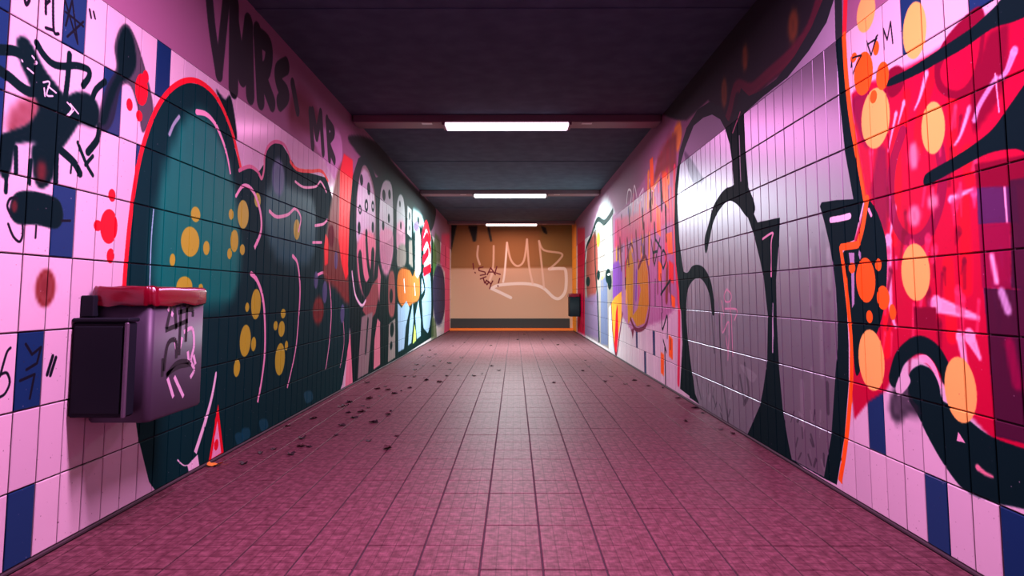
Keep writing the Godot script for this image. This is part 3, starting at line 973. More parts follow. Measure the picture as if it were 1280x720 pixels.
	stroke("red", 0.028, 0.028, 0.004, [4.578, 1.808, 4.735, 1.781, 5.034, 1.826, 5.326, 1.881, 5.516, 1.835])
	stroke("pink", 0.022, 0.03, 0.002, [3.699, 1.43, 3.782, 1.499, 3.885, 1.511, 3.986, 1.468, 4.071, 1.37, 4.081, 1.261, 3.988, 1.154])
	stroke("pink", 0.026, 0.02, 0.002, [4.216, 1.409, 4.347, 1.388, 4.561, 1.43, 4.707, 1.489, 4.836, 1.44, 4.791, 1.329])
	stroke("pink", 0.02, 0.02, 0.002, [4.691, 1.685, 4.89, 1.677, 5.186, 1.732, 5.311, 1.792, 5.477, 1.733])
	stroke("pink", 0.032, 0.024, 0.002, [3.953, 0.997, 4.042, 0.961, 4.14, 0.863, 4.193, 0.711, 4.21, 0.509, 4.172, 0.339, 4.118, 0.21])
	stroke("pink", 0.03, 0.016, 0.002, [4.685, 1.147, 4.793, 1.095, 4.862, 0.921, 4.846, 0.687, 4.794, 0.46, 4.647, 0.224])
	stroke("pink", 0.024, 0.024, 0.002, [5.191, 1.418, 5.407, 1.454, 5.52, 1.501])
	stroke("pink", 0.022, 0.022, 0.002, [5.141, 1.28, 5.375, 1.299])
	stroke("pink", 0.026, 0.014, 0.002, [5.267, 1.027, 5.464, 1.053, 5.611, 0.997, 5.705, 0.757, 5.678, 0.486, 5.579, 0.247])
	stroke("pink", 0.012, 0.01, 0.002, [6.114, 0.639, 6.161, 0.416, 6.038, 0.21])
	stroke("chalk", 0.022, 0.034, 0.002, [3.531, 0.454, 3.494, 0.343, 3.432, 0.231, 3.334, 0.09])
	patch("chalk", 0.004, [3.258, 0.048, 3.36, 0.076, 3.382, 0.016, 3.286, -0.009])
	stroke("chalk", 0.008, 0.004, 0.003, [3.162, 0.097, 3.226, 0.056, 3.289, 0.047])
	patch("red", 0, [3.569, 0.29, 3.666, -0, 3.478, 0])
	patch("pink", 0, [3.569, 0.202, 3.63, 0.021, 3.513, 0.016])
	dots("red", 0, [3.568, 0.077, 0.025, 0.029])
	blob("bottlegreen", 0.015, [3.803, 0.083, 3.903, 0.071, 3.93, 0.02, 3.841, 0.016])
	blob("bottlegreen", 0.015, [4.154, 0.093, 4.274, 0.08, 4.306, 0.024, 4.199, 0.02])
	blob("bottlegreen", 0.015, [5.021, 0.137, 5.198, 0.123, 5.244, 0.055, 5.085, 0.05])
	blob("bottlegreen", 0.015, [3.89, 0.092, 3.995, 0.08, 4.023, 0.028, 3.93, 0.024])
	blob("brick", 0.07, [5.435, 1.125, 5.505, 1.397, 5.67, 1.763, 5.91, 2.058, 6.322, 2.086, 6.475, 1.411, 6.489, 0.859, 6.247, 0.784, 5.844, 0.917, 5.492, 0.994])
	patch("red", 0.03, [5.889, 1.652, 5.889, 1.981, 6.012, 2.177, 6.345, 2.186, 6.413, 1.761, 6.312, 1.089, 6.169, 1.009, 6.014, 1.152, 5.886, 1.362])
	patch("red", 0.02, [5.447, 1.258, 5.483, 1.382, 5.582, 1.336, 5.575, 1.131, 5.482, 1.114])
	patch("red", 0.02, [6.467, 0.735, 6.669, 0.682, 6.719, 0.496, 6.555, 0.466])
	dots("slate", 0.02, [5.822, 1.178, 0.053, 0.084, 5.501, 0.894, 0.069, 0.093, 5.249, 0.988, 0.053, 0.070, 6.080, 0.699, 0.071, 0.088])
	dots("brick", 0.05, [5.334, 0.745, 0.152, 0.115])
	dots("wine", 0.04, [5.652, 1.377, 0.099, 0.097])
	patch("rosa", 0.01, [6.228, -0.032, 6.285, 0.332, 6.392, 0.514, 6.682, 0.538, 6.668, 0.3, 6.564, -0.026])
	patch("black", 0.01, [6.532, -0.029, 6.351, 0.63, 6.245, 1.163, 6.267, 1.624, 6.358, 2.029, 6.572, 2.249, 6.849, 2.35, 7.122, 2.329, 7.425, 2.205, 7.737, 2.281, 8.126, 2.382, 8.572, 2.305, 8.994, 2.342, 9.537, 2.301, 10.143, 2.316, 10.838, 2.255, 12.066, 2.233, 12.687, 1.929, 12.967, 0.071, 9.189, 0.008])
	blob("drab", 0.02, [6.627, 1.181, 6.515, 1.719, 6.593, 1.99, 6.786, 2.218, 7.052, 2.217, 7.353, 2.046, 7.462, 1.768, 7.457, 1.31, 7.113, 1.031, 6.779, 1.023])
	blob("whitey", 0.05, [6.574, 1.419, 6.548, 1.723, 6.595, 1.974, 6.79, 2.176, 7.055, 2.174, 7.312, 2.022, 7.415, 1.808, 7.392, 1.578, 7.114, 1.481, 6.781, 1.42])
	blob("rosa", 0.08, [6.634, 1.1, 6.611, 1.382, 6.991, 1.557, 7.441, 1.51, 7.426, 1.173, 7.24, 0.928, 7.012, 0.859, 6.788, 0.925])
	blob("whitey", 0.03, [7.708, 1.514, 7.668, 1.983, 7.792, 2.184, 8.031, 2.284, 8.348, 2.288, 8.473, 2.12, 8.51, 1.685, 8.145, 1.53])
	blob("pinky", 0.08, [7.778, 1.235, 7.7, 1.607, 8.08, 1.703, 8.51, 1.685, 8.536, 1.374, 8.181, 1.104])
	blob("whitey", 0.03, [8.859, 1.718, 8.77, 2.056, 9.001, 2.254, 9.336, 2.201, 9.438, 1.797])
	blob("pinky", 0.08, [8.884, 1.416, 8.792, 1.798, 9.361, 1.904, 9.46, 1.544])
	blob("drab", 0.06, [8.899, 1.244, 8.877, 1.503, 9.456, 1.59, 9.548, 1.318])
	patch("whitey", 0.02, [9.653, 1.771, 9.655, 2.187, 10.035, 2.177, 10.072, 1.736])
	patch("drab", 0.05, [9.837, 1.331, 9.807, 1.689, 10.114, 1.715, 10.229, 1.287])
	blob("palegrey", 0.08, [10.263, 1.853, 10.154, 2.192, 10.569, 2.246, 11.122, 2.236, 11.431, 2.105, 10.86, 1.99, 10.427, 1.894])
	patch("brickpink", 0.03, [6.877, 0.71, 7.051, 0.841, 7.357, 0.991, 7.652, 1.089, 7.673, 0.839, 7.512, 0.659, 7.229, 0.58])
	patch("drab", 0.02, [6.847, 0.644, 7.383, 0.68, 7.29, 0.333, 7.197, 0.032, 6.725, 0.023, 6.771, 0.291])
	patch("rosa", 0.02, [7.48, 0.035, 7.494, 0.363, 7.648, 0.6, 7.788, 0.557, 7.831, 0.051])
	patch("rosa", 0.04, [7.64, 1.228, 7.789, 1.093, 7.725, 0.764, 7.611, 1.042])
	patch("drab", 0.02, [8.323, 0.03, 8.336, 0.506, 8.776, 0.56, 8.82, 0.042])
	blob("brickpink", 0.05, [8.323, 0.656, 8.285, 1.107, 8.61, 1.169, 8.752, 0.856, 8.658, 0.595])
	stroke("black", 0.16, 0.16, 0.02, [6.725, 1.251, 6.851, 1.025, 7.044, 0.927, 7.27, 1.052, 7.329, 1.321])
	stroke("black", 0.1, 0.1, 0.02, [7, 1.455, 7.098, 1.203, 7.271, 1.034])
	stroke("chalk", 0.035, 0.035, 0.006, [6.406, 1.092, 6.553, 0.875, 6.837, 0.76, 7.016, 0.808])
	stroke("black", 0.06, 0.06, 0.03, [7.149, 0.6, 7.062, 0.266])
	dots("black", 0.03, [8.559, 0.424, 0.135, 0.093, 8.521, 0.222, 0.088, 0.052, 8.468, 0.856, 0.110, 0.092])
	dots("black", 0.012, [6.684, 1.741, 0.069, 0.049])
	dots("black", 0.012, [6.969, 1.821, 0.083, 0.068])
	dots("black", 0.012, [7.285, 1.855, 0.074, 0.062])
	dots("black", 0.012, [6.728, 2.055, 0.071, 0.058])
	dots("black", 0.012, [7.068, 2.018, 0.078, 0.069])
	dots("black", 0.012, [7.898, 2.075, 0.097, 0.067])
	dots("black", 0.012, [8.252, 2.139, 0.085, 0.060])
	dots("black", 0.012, [7.881, 1.702, 0.072, 0.057])
	dots("black", 0.012, [8.225, 1.830, 0.068, 0.060])
	dots("black", 0.012, [6.665, 1.549, 0.062, 0.065])
	dots("black", 0.012, [6.994, 1.523, 0.057, 0.051])
	dots("black", 0.012, [7.304, 1.623, 0.061, 0.062])
	dots("black", 0.012, [9.012, 2.122, 0.063, 0.044])
	dots("black", 0.012, [9.101, 1.831, 0.058, 0.055])
	dots("black", 0.012, [9.852, 2.056, 0.067, 0.060])
	dots("black", 0.012, [9.867, 1.875, 0.053, 0.048])
	dots("black", 0.012, [10.760, 2.086, 0.125, 0.065])
	dots("whitey", 0.01, [6.684, 1.741, 0.031, 0.024])
	dots("whitey", 0.01, [6.969, 1.821, 0.037, 0.034])
	dots("whitey", 0.01, [7.285, 1.855, 0.033, 0.026])
	blob("orange", 0.04, [8.997, 0.801, 8.909, 1.125, 9.281, 1.249, 9.92, 1.238, 10.24, 1.163, 10.561, 1.301, 10.927, 1.183, 10.957, 0.826, 10.196, 0.731, 9.602, 0.681])
	stroke("chalk", 0.05, 0.05, 0, [9.429, 1.083, 9.512, 0.912])
	stroke("chalk", 0.05, 0.05, 0, [10.414, 1.042, 10.511, 0.878])
	patch("babyblue", 0.02, [9.056, 0.096, 8.939, 0.769, 9.262, 0.688, 9.664, 0.784, 9.968, 0.674, 9.626, 0.392, 9.511, 0.102])
	patch("babyblue", 0.02, [9.864, 0.12, 9.983, 0.493, 10.274, 0.754, 10.378, 0.479, 10.167, 0.134])
	patch("babyblue", 0.02, [10.744, 0.156, 10.54, 0.536, 10.869, 0.787, 11.175, 0.449, 11.197, 0.18])
	patch("lime", 0.03, [10.328, 0.11, 10.466, 0.413, 10.647, 0.277, 10.659, 0.136])
	patch("whitey", 0.02, [10.486, 1.183, 10.427, 1.894, 10.86, 1.99, 11.063, 1.794, 11.108, 1.256, 10.75, 1.139])
	blob("babyblue", 0.02, [11.358, 0.578, 11.215, 1.123, 11.807, 1.352, 12.381, 1.225, 12.556, 0.547, 12.124, 0.181, 11.584, 0.267])
	patch("black", 0.02, [11.295, 0.16, 11.48, 0.3, 12.239, 0.145, 12.697, 0.315, 12.838, 0.109])
	blob("violet", 0.02, [10.256, 1.94, 10.584, 2.066, 10.857, 2.016, 10.599, 1.885])
	patch("whitey", 0.02, [11.331, 2.094, 11.737, 2.196, 12.433, 2.03, 12.487, 1.379, 11.494, 1.339])
	stroke("red", 0.16, 0.16, 0.02, [11.25, 1.865, 11.742, 2.139, 12.322, 1.929])
	stroke("red", 0.16, 0.16, 0.02, [11.264, 1.7, 11.869, 1.919, 12.34, 1.719])
	stroke("red", 0.16, 0.16, 0.02, [11.382, 1.473, 12.001, 1.652])
	stroke("red", 0.16, 0.16, 0.02, [11.5, 1.269, 12.368, 1.375])
	stroke("black", 0.1, 0.1, 0.02, [11.306, 1.194, 11.628, 0.964, 11.239, 0.825])
	patch("green", 0.08, [12.687, 1.929, 13.217, 1.812, 13.4, 1.254, 13.149, 1.008, 12.738, 1.312])
	patch("moss", 0.06, [12.6, 0.018, 12.684, 0.468, 13.336, 0.367, 13.503, 0.005])
	blob("indigo", 0.1, [12.776, 0.849, 12.87, 1.239, 13.661, 1.51, 14.767, 1.293, 14.995, 0.575, 14.211, 0.249, 13.205, 0.34])
	patch("moss", 0.1, [12.602, 1.461, 13.057, 2.12, 13.912, 2.032, 14.105, 1.531])
	patch("magenta", 0.1, [14.877, -0.047, 15.003, 0.485, 14.928, 1.388, 13.954, 1.524, 14.205, 2.195, 15.954, 2.359, 16.156, -0.087])  # pink coat puts the rosy lamp light on these tiles into colour
	stroke("wine", 0.12, 0.12, 0.04, [15.056, 1.943, 15.086, 1.577])


func paint_right() -> void:
	patch("soot", 0.03, [5.709, 2.41, 6.26, 2.614, 3.777, 2.614, 3.736, 2.634, 2.915, 2.246, 2.97, 2.163, 3.221, 2.045, 3.639, 2.058, 4.266, 1.966, 4.776, 2.309, 5.39, 2.323])
	patch("crimson", 0.08, [15.113, 0.03, 14.902, 2.387, 13.374, 2.232, 13.417, 0.044])  # this red and the amber below paint in the warm light here
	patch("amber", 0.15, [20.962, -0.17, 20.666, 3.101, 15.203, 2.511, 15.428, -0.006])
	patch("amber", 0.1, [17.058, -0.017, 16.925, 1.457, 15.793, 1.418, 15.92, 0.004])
	blob("whitey", 0.12, [11.892, 2.008, 11.402, 2.269, 10.367, 2.423, 9.535, 2.157, 9.251, 1.925, 9.568, 1.785])
	patch("drab", 0.02, [13.567, 0.067, 13.439, 1.499, 11.892, 2.008, 9.392, 2.022, 9.565, 0.053, 11.166, 0.049])
	blob("brick", 0.08, [13.168, 1.167, 12.967, 1.793, 11.894, 1.979, 11.441, 1.824, 11.386, 1.196, 12.007, 0.706, 12.916, 0.771])
	dots("amber", 0.04, [11.223, 1.806, 0.214, 0.123, 10.775, 1.048, 0.147, 0.117])
	patch("violet", 0.1, [13.567, 0.067, 13.5, 0.816, 11.302, 0.906, 11.267, 0.095])
	patch("slate", 0.04, [11.063, 0.057, 10.969, 1.117, 10.206, 1.162, 10.212, 0.095])
	patch("whitey", 0.02, [10.469, 1.258, 10.405, 1.993, 9.623, 2.051, 9.617, 1.227])
	patch("whitey", 0.03, [10.13, 0.053, 10.075, 0.672, 9.82, 0.736, 9.461, 0.378, 9.416, 0.043])
	stroke("black", 0.09, 0.09, 0.02, [13.874, 0.148, 13.638, 1.013, 13.267, 1.734, 12.271, 1.969, 11.643, 2.127, 11.191, 2.16, 10.495, 2.029, 9.954, 2.042, 9.541, 2.087])
	stroke("black", 0.11, 0.16, 0.02, [11.648, 2.07, 11.706, 1.418, 11.422, 0.783, 11.27, 0.068])
	dots("black", 0.02, [10.118, 1.159, 0.277, 0.111, 9.955, 1.070, 0.218, 0.121, 11.276, 1.206, 0.215, 0.082, 12.884, 1.130, 0.351, 0.094])
	dots("chalk", 0.01, [10.030, 1.181, 0.171, 0.018])
	patch("mauve", 0.05, [9.505, 0.74, 9.545, 2.041, 8.69, 2, 7.447, 2.115, 6.583, 2.232, 5.709, 2.41, 5.684, 2.046, 5.819, 1.142, 5.737, 0.791, 6.364, 0.63, 8.11, 0.419])
	stroke("wine", 0.0536828, 0.0536828, 0.025, [7.369, 1.742, 7.387, 1.578])
	stroke("wine", 0.0809735, 0.0809735, 0.025, [6.913, 1.831, 6.972, 1.47])
	stroke("wine", 0.0466609, 0.0466609, 0.025, [6.089, 1.109, 6.131, 0.909])
	stroke("amber", 0.0852716, 0.0852716, 0.025, [7.277, 1.161, 7.267, 0.876])
	stroke("amber", 0.0922703, 0.0922703, 0.025, [6.066, 2.089, 6.063, 1.93])
	stroke("wine", 0.0439638, 0.0439638, 0.025, [6.106, 1.836, 6.097, 1.649])
	stroke("purple", 0.03974, 0.03974, 0.025, [6.143, 2.27, 6.178, 2.079])
	stroke("wine", 0.0384863, 0.0384863, 0.025, [6.594, 1.241, 6.619, 0.89])
	stroke("soot", 0.0393228, 0.0393228, 0.025, [6.122, 2.084, 6.105, 1.972])
	stroke("violet", 0.0594075, 0.0594075, 0.025, [7.262, 1.539, 7.295, 1.269])
	stroke("wine", 0.0957801, 0.0957801, 0.025, [6.788, 2.122, 6.794, 1.853])
	stroke("wine", 0.0821605, 0.0821605, 0.025, [9.122, 1.775, 9.122, 1.383])
	stroke("amber", 0.0965646, 0.0965646, 0.025, [6.973, 2.159, 7.026, 1.812])
	stroke("rasp", 0.0713181, 0.0713181, 0.025, [6.865, 2.167, 6.861, 1.95])
	stroke("ochre", 0.0555898, 0.0555898, 0.025, [8.898, 1.714, 8.977, 1.275])
	stroke("amber", 0.0859559, 0.0859559, 0.025, [8.431, 1.162, 8.484, 0.783])
	stroke("magenta", 0.0870289, 0.0870289, 0.025, [7.456, 1.896, 7.497, 1.646])
	stroke("amber", 0.0846505, 0.0846505, 0.025, [8.036, 1.574, 8.016, 1.418])
	stroke("soot", 0.0597505, 0.0597505, 0.025, [7.286, 1.391, 7.327, 1.201])
	stroke("rasp", 0.0558552, 0.0558552, 0.025, [5.986, 1.832, 5.992, 1.644])
	stroke("wine", 0.095763, 0.095763, 0.025, [8.544, 1.262, 8.526, 1.033])
	stroke("wine", 0.0308312, 0.0308312, 0.025, [8.094, 1.916, 8.159, 1.746])
	stroke("magenta", 0.0499507, 0.0499507, 0.025, [8.342, 1.692, 8.373, 1.357])
	stroke("brick", 0.0787192, 0.0787192, 0.025, [8.103, 1.139, 8.184, 0.774])
	stroke("amber", 0.0711721, 0.0711721, 0.025, [7.439, 1.393, 7.44, 1.052])
	stroke("ochre", 0.0646105, 0.0646105, 0.025, [6.736, 1.92, 6.79, 1.656])
	stroke("soot", 0.0413557, 0.0413557, 0.025, [9.104, 1.548, 9.082, 1.332])
	stroke("ochre", 0.0691472, 0.0691472, 0.025, [6.209, 2.072, 6.236, 1.855])
	stroke("rasp", 0.0346608, 0.0346608, 0.025, [8.505, 1.6, 8.526, 1.152])
	stroke("brick", 0.0666447, 0.0666447, 0.025, [7.01, 1.54, 7.027, 1.305])
	stroke("rasp", 0.0968805, 0.0968805, 0.025, [6.073, 2.268, 6.123, 2.02])
	stroke("purple", 0.0617472, 0.0617472, 0.025, [8.253, 1.934, 8.27, 1.762])
	stroke("magenta", 0.0470549, 0.0470549, 0.025, [6.79, 2.168, 6.817, 1.896])
	stroke("purple", 0.0913095, 0.0913095, 0.025, [7.745, 1.129, 7.819, 0.832])
	stroke("amber", 0.071199, 0.071199, 0.025, [6.964, 1.511, 7.025, 1.216])
	stroke("wine", 0.0548356, 0.0548356, 0.025, [9.195, 1.351, 9.216, 1.166])
	stroke("magenta", 0.035922, 0.035922, 0.025, [7.097, 2.147, 7.142, 1.819])
	stroke("amber", 0.099042, 0.099042, 0.025, [7.373, 1.662, 7.357, 1.493])
	stroke("wine", 0.0434514, 0.0434514, 0.025, [8.804, 1.716, 8.861, 1.492])
	stroke("soot", 0.05607, 0.05607, 0.025, [8.765, 1.925, 8.774, 1.463])
	stroke("soot", 0.0465307, 0.0465307, 0.025, [7.368, 1.586, 7.41, 1.36])
	stroke("ochre", 0.0315564, 0.0315564, 0.025, [7.171, 1.951, 7.227, 1.713])
	stroke("magenta", 0.0723677, 0.0723677, 0.025, [6.342, 2.234, 6.376, 2.068])
	stroke("wine", 0.0982888, 0.0982888, 0.025, [9.033, 1.774, 9.016, 1.515])
	stroke("brick", 0.0977277, 0.0977277, 0.025, [6.189, 1.137, 6.243, 0.829])
	stroke("purple", 0.0694373, 0.0694373, 0.025, [7.884, 1.844, 7.871, 1.526])
	stroke("brick", 0.0623225, 0.0623225, 0.025, [6.154, 1.788, 6.158, 1.664])
	stroke("amber", 0.0341215, 0.0341215, 0.025, [7.034, 1.701, 7.083, 1.534])
	stroke("magenta", 0.0761134, 0.0761134, 0.025, [7.865, 2.062, 7.921, 1.87])
	stroke("ochre", 0.0719658, 0.0719658, 0.025, [6.852, 1.833, 6.837, 1.596])
	stroke("magenta", 0.0353105, 0.0353105, 0.025, [6.727, 1.791, 6.739, 1.498])
	stroke("rasp", 0.0651644, 0.0651644, 0.025, [7.498, 1.88, 7.531, 1.546])
	stroke("violet", 0.0307562, 0.0307562, 0.025, [9.371, 1.209, 9.329, 0.978])
	stroke("soot", 0.065673, 0.065673, 0.025, [9.108, 1.882, 9.086, 1.667])
	stroke("ochre", 0.0654345, 0.0654345, 0.025, [7.617, 1.252, 7.674, 1.012])
	stroke("magenta", 0.0940521, 0.0940521, 0.025, [6.668, 1.827, 6.679, 1.645])
	stroke("wine", 0.0306615, 0.0306615, 0.025, [6.421, 1.333, 6.422, 1.181])
	stroke("amber", 0.0935747, 0.0935747, 0.025, [9.248, 1.589, 9.251, 1.13])
	stroke("violet", 0.0425361, 0.0425361, 0.025, [8.053, 1.938, 8.116, 1.667])
	stroke("brick", 0.0950211, 0.0950211, 0.025, [6.74, 1.368, 6.788, 1.242])
	stroke("soot", 0.0617417, 0.0617417, 0.025, [8.471, 1.322, 8.521, 0.965])
	stroke("rasp", 0.0441973, 0.0441973, 0.025, [6.487, 2.119, 6.492, 1.901])
	stroke("magenta", 0.0647343, 0.0647343, 0.025, [7.55, 1.244, 7.628, 0.832])
	stroke("violet", 0.0689185, 0.0689185, 0.025, [6.358, 1.81, 6.349, 1.586])
	stroke("violet", 0.0837187, 0.0837187, 0.025, [5.95, 2.248, 5.937, 2.059])
	stroke("rasp", 0.0534827, 0.0534827, 0.025, [8.45, 1.555, 8.523, 1.115])
	stroke("ochre", 0.0706745, 0.0706745, 0.025, [5.87, 2.305, 5.911, 2.047])
	stroke("brick", 0.0576916, 0.0576916, 0.025, [6.285, 1.961, 6.326, 1.827])
	stroke("wine", 0.0520061, 0.0520061, 0.025, [6.306, 2.006, 6.302, 1.784])
	stroke("rasp", 0.0947138, 0.0947138, 0.025, [6.209, 1.422, 6.239, 1.168])
	patch("purple", 0.05, [9.655, 0.796, 9.609, 1.32, 9.086, 1.351, 8.763, 1.174, 8.791, 0.856, 9.355, 0.742])
	patch("magenta", 0.08, [9.434, 1.542, 9.324, 1.945, 7.985, 1.849, 6.819, 1.757, 5.949, 1.695, 5.902, 1.543, 6.84, 1.524, 8.012, 1.538])  # band partly paints in the pink lamp reflection along the tiles
	patch("amber", 0.02, [9.772, 0.362, 9.82, 0.736, 9.497, 0.832, 8.851, 0.92, 8.88, 0.589, 9.176, 0.327, 9.489, 0.06])
	patch("red", 0.03, [9.555, 0.168, 9.365, 0.63, 9.21, 0.744, 9.178, 0.305, 9.419, 0.01])
	stroke("wine", 0.06, 0.06, 0.02, [9.82, 0.736, 9.696, 0.331, 9.418, 0.021, 9.033, 0.368, 8.811, 0.623])
	patch("ochre", 0.03, [8.388, 0.504, 8.44, 1.265, 8.132, 1.449, 7.93, 1.241, 8.039, 0.615])
	patch("ochre", 0.02, [7.579, 1.169, 7.241, 1.288, 7.082, 1.115, 7.07, 0.773, 7.305, 0.56, 7.786, 0.502, 8.094, 0.604, 7.718, 0.709, 7.503, 0.93, 7.685, 1.08])
	stroke("wine", 0.05, 0.05, 0.01, [7.627, 1.181, 7.241, 1.297, 7.04, 1.114, 7.028, 0.774, 7.263, 0.535, 7.841, 0.462, 8.208, 0.58])
	stroke("wine", 0.04, 0.04, 0.01, [8.44, 1.265, 8.127, 1.498, 7.873, 1.286, 7.98, 0.665])
	patch("wine", 0.02, [8.163, 0.445, 7.944, 0.476, 8.063, 0.335])
	stroke("wine", 0.08, 0.08, 0.04, [8.354, 1.567, 8.263, 1.257])
	stroke("wine", 0.07, 0.07, 0.04, [7.74, 1.61, 7.668, 1.275])
	stroke("wine", 0.06, 0.06, 0.04, [7.254, 1.653, 7.239, 1.314])
	stroke("wine", 0.1, 0.1, 0.04, [8.924, 1.614, 8.823, 1.229])
	stroke("chalk", 0.03, 0.03, 0.004, [8.372, 2.041, 8.24, 2.186, 8.016, 2.13, 8.085, 1.981])
	stroke("chalk", 0.03, 0.03, 0.004, [7.916, 2.017, 7.795, 2.173, 7.61, 1.935])
	stroke("chalk", 0.03, 0.03, 0.004, [7.506, 2.004, 7.265, 2.048, 7.368, 1.937])
	stroke("chalk", 0.03, 0.03, 0.004, [6.913, 2.085, 6.763, 1.95, 6.377, 2.07])
	stroke("gold", 0.04, 0.04, 0.005, [6.923, 1.975, 6.681, 1.986, 6.452, 2.028])
	stroke("soot", 0.05, 0.05, 0.02, [6.872, 2.078, 6.869, 1.653])
	stroke("soot", 0.05, 0.05, 0.02, [6.384, 1.992, 6.374, 1.699])
	stroke("soot", 0.05, 0.05, 0.02, [6.715, 1.594, 6.691, 1.428])
	stroke("soot", 0.05, 0.05, 0.02, [7.331, 1.823, 7.303, 1.613])
	stroke("soot", 0.05, 0.05, 0.02, [6.201, 1.73, 6.198, 1.387])
	stroke("soot", 0.05, 0.05, 0.02, [8.202, 1.957, 8.162, 1.751])
	patch("orangey", 0.02, [6.34, 2.087, 6.111, 2.013, 6.077, 1.66, 6.298, 1.782])
	patch("orangey", 0.02, [6.622, 1.788, 6.444, 1.708, 6.432, 1.438, 6.609, 1.502])
	patch("orangey", 0.02, [6.193, 1.447, 5.971, 1.441, 5.959, 1.236, 6.144, 1.262])
	patch("orangey", 0.02, [6.56, 1.209, 6.42, 1.17, 6.435, 0.999, 6.577, 1.018])
	patch("orangey", 0.02, [6.051, 0.875, 5.903, 0.846, 5.911, 0.754, 6.03, 0.766])
	patch("orangey", 0.02, [6.178, 0.504, 6.025, 0.47, 6.042, 0.282, 6.195, 0.304])
	patch("orangey", 0.02, [6.531, 0.312, 6.393, 0.301, 6.411, 0.095, 6.548, 0.109])
	patch("orangey", 0.02, [6.895, 2.297, 6.732, 2.297, 6.687, 1.921, 6.88, 1.994])
	blob("amber", 0.05, [5.801, 2.361, 5.6, 2.366, 5.557, 2.229, 5.705, 2.122, 5.812, 2.233])
	patch("brick", 0.1, [6.757, 2.016, 6.506, 2.249, 6.018, 2.341, 5.718, 2.304, 5.777, 1.957, 6.174, 2.04])
	stroke("rasp", 0.08, 0.08, 0.02, [5.832, 2.004, 5.869, 1.575, 5.848, 1.143, 5.771, 0.722, 5.852, 0.107])
	patch("red", 0.03, [6.118, 1.193, 5.936, 1.148, 5.952, 0.968, 6.134, 1.008])
	stroke("ink", 0.028, 0.028, 0, [6.887, 1.444, 6.752, 1.169])
	stroke("ink", 0.028, 0.028, 0, [6.752, 1.169, 6.469, 1.425])
	stroke("ink", 0.028, 0.028, 0, [6.819, 1.305, 6.589, 1.307])
	stroke("ink", 0.028, 0.028, 0, [6.355, 1.121, 6.213, 1.213, 6.34, 1.298, 6.452, 1.211, 6.355, 1.121])
	stroke("ink", 0.028, 0.028, 0, [6.464, 1.07, 6.426, 0.705])
	stroke("ink", 0.028, 0.028, 0, [6.481, 0.875, 6.071, 1.007])
	stroke("ink", 0.028, 0.028, 0, [6.071, 1.007, 6.059, 0.787])
	stroke("ink", 0.028, 0.028, 0, [6.727, 1.022, 6.749, 0.761])
	stroke("ink", 0.028, 0.028, 0, [6.462, 0.688, 6.441, 0.535, 6.227, 0.673, 6.245, 0.47])
	stroke("ink", 0.028, 0.028, 0, [6.415, 0.437, 6.29, 0.333])
	stroke("ink", 0.028, 0.028, 0, [6.119, 0.457, 6.126, 0.376])
	stroke("ink", 0.028, 0.028, 0, [6.653, 1.425, 6.442, 1.328])
	stroke("ink", 0.04, 0.04, 0.004, [6.354, 0.358, 6.349, 0.027])
	stroke("wine", 0.09, 0.09, 0.03, [4.428, 2.008, 4.303, 2.095, 4.165, 2.214, 3.913, 2.113, 3.659, 2.107, 3.361, 2.109, 3.122, 2.149, 2.994, 2.252])
	dots("rustorange", 0.06, [3.289, 2.252, 0.067, 0.090])
	dots("rustorange", 0.06, [3.991, 2.342, 0.055, 0.090])
	dots("rustorange", 0.06, [4.407, 2.248, 0.067, 0.109])
	patch("black", 0, [5.801, 0.059, 5.684, 0.452, 5.709, 0.792, 5.848, 1.143, 5.875, 1.504, 5.815, 1.856, 5.65, 2.11, 5.396, 2.257, 5.054, 2.316, 4.738, 2.285, 4.501, 2.18, 4.357, 2.045, 4.279, 1.996, 4.177, 2.075, 4.078, 2.176, 3.943, 2.082, 3.761, 2.055, 3.526, 2.048, 3.284, 2.089, 3.086, 2.158, 2.963, 2.238, 2.945, 2.26, 2.787, 2.185, 2.796, 1.997, 2.786, 1.797, 2.761, 1.613, 2.719, 1.415, 2.681, 1.264, 2.772, 1.101, 2.897, 1.083, 2.88, 0.952, 2.859, 0.796, 2.857, 0.66, 2.871, 0.489, 2.926, 0.259, 3.017, 0.028, 3.139, 0.023, 3.542, 0.02, 4.181, -0.017])
	patch("silver", 0, [5.736, 1.771, 5.633, 1.986, 5.461, 2.102, 5.178, 2.22, 4.909, 2.212, 4.689, 2.175, 4.509, 2.091, 4.396, 1.988, 4.322, 1.872, 4.284, 1.756, 4.255, 1.538, 4.021, 1.343, 3.935, 1.236, 3.846, 1.073, 3.794, 0.955, 3.752, 0.751, 3.786, 0.493, 3.861, 0.326, 3.92, 0.226, 4.061, 0.093, 4.153, -0.016, 4.486, -0.02, 5.299, 0.024, 5.417, 0.298, 5.498, 0.499, 5.535, 0.661, 5.512, 0.927, 5.625, 1.133, 5.716, 1.346, 5.748, 1.631])
	patch("silver", 0, [4.035, 1.998, 3.727, 2.011, 3.38, 2.008, 3.121, 2.056, 2.934, 2.118, 2.859, 2.19, 2.857, 2.218, 2.852, 2.186, 2.859, 2.026, 2.847, 1.745, 2.819, 1.498, 2.764, 1.273, 2.915, 1.291, 3.052, 1.3, 3.07, 1.284, 3.036, 1.216, 2.991, 1.101, 2.963, 0.99, 2.949, 0.9, 2.947, 0.752, 2.957, 0.635, 2.991, 0.501, 3.026, 0.344, 3.051, 0.233, 3.138, 0.03, 3.492, 0.024, 3.526, 0.093, 3.584, 0.247, 3.618, 0.475, 3.628, 0.733, 3.62, 0.951, 3.558, 1.166, 3.537, 1.286, 3.865, 1.296, 3.949, 1.383, 3.994, 1.497, 4.028, 1.753])
	stroke("oldsilver", 0.013604, 0.013604, 0.02, [4.493, 1.192, 4.495, 0.974])
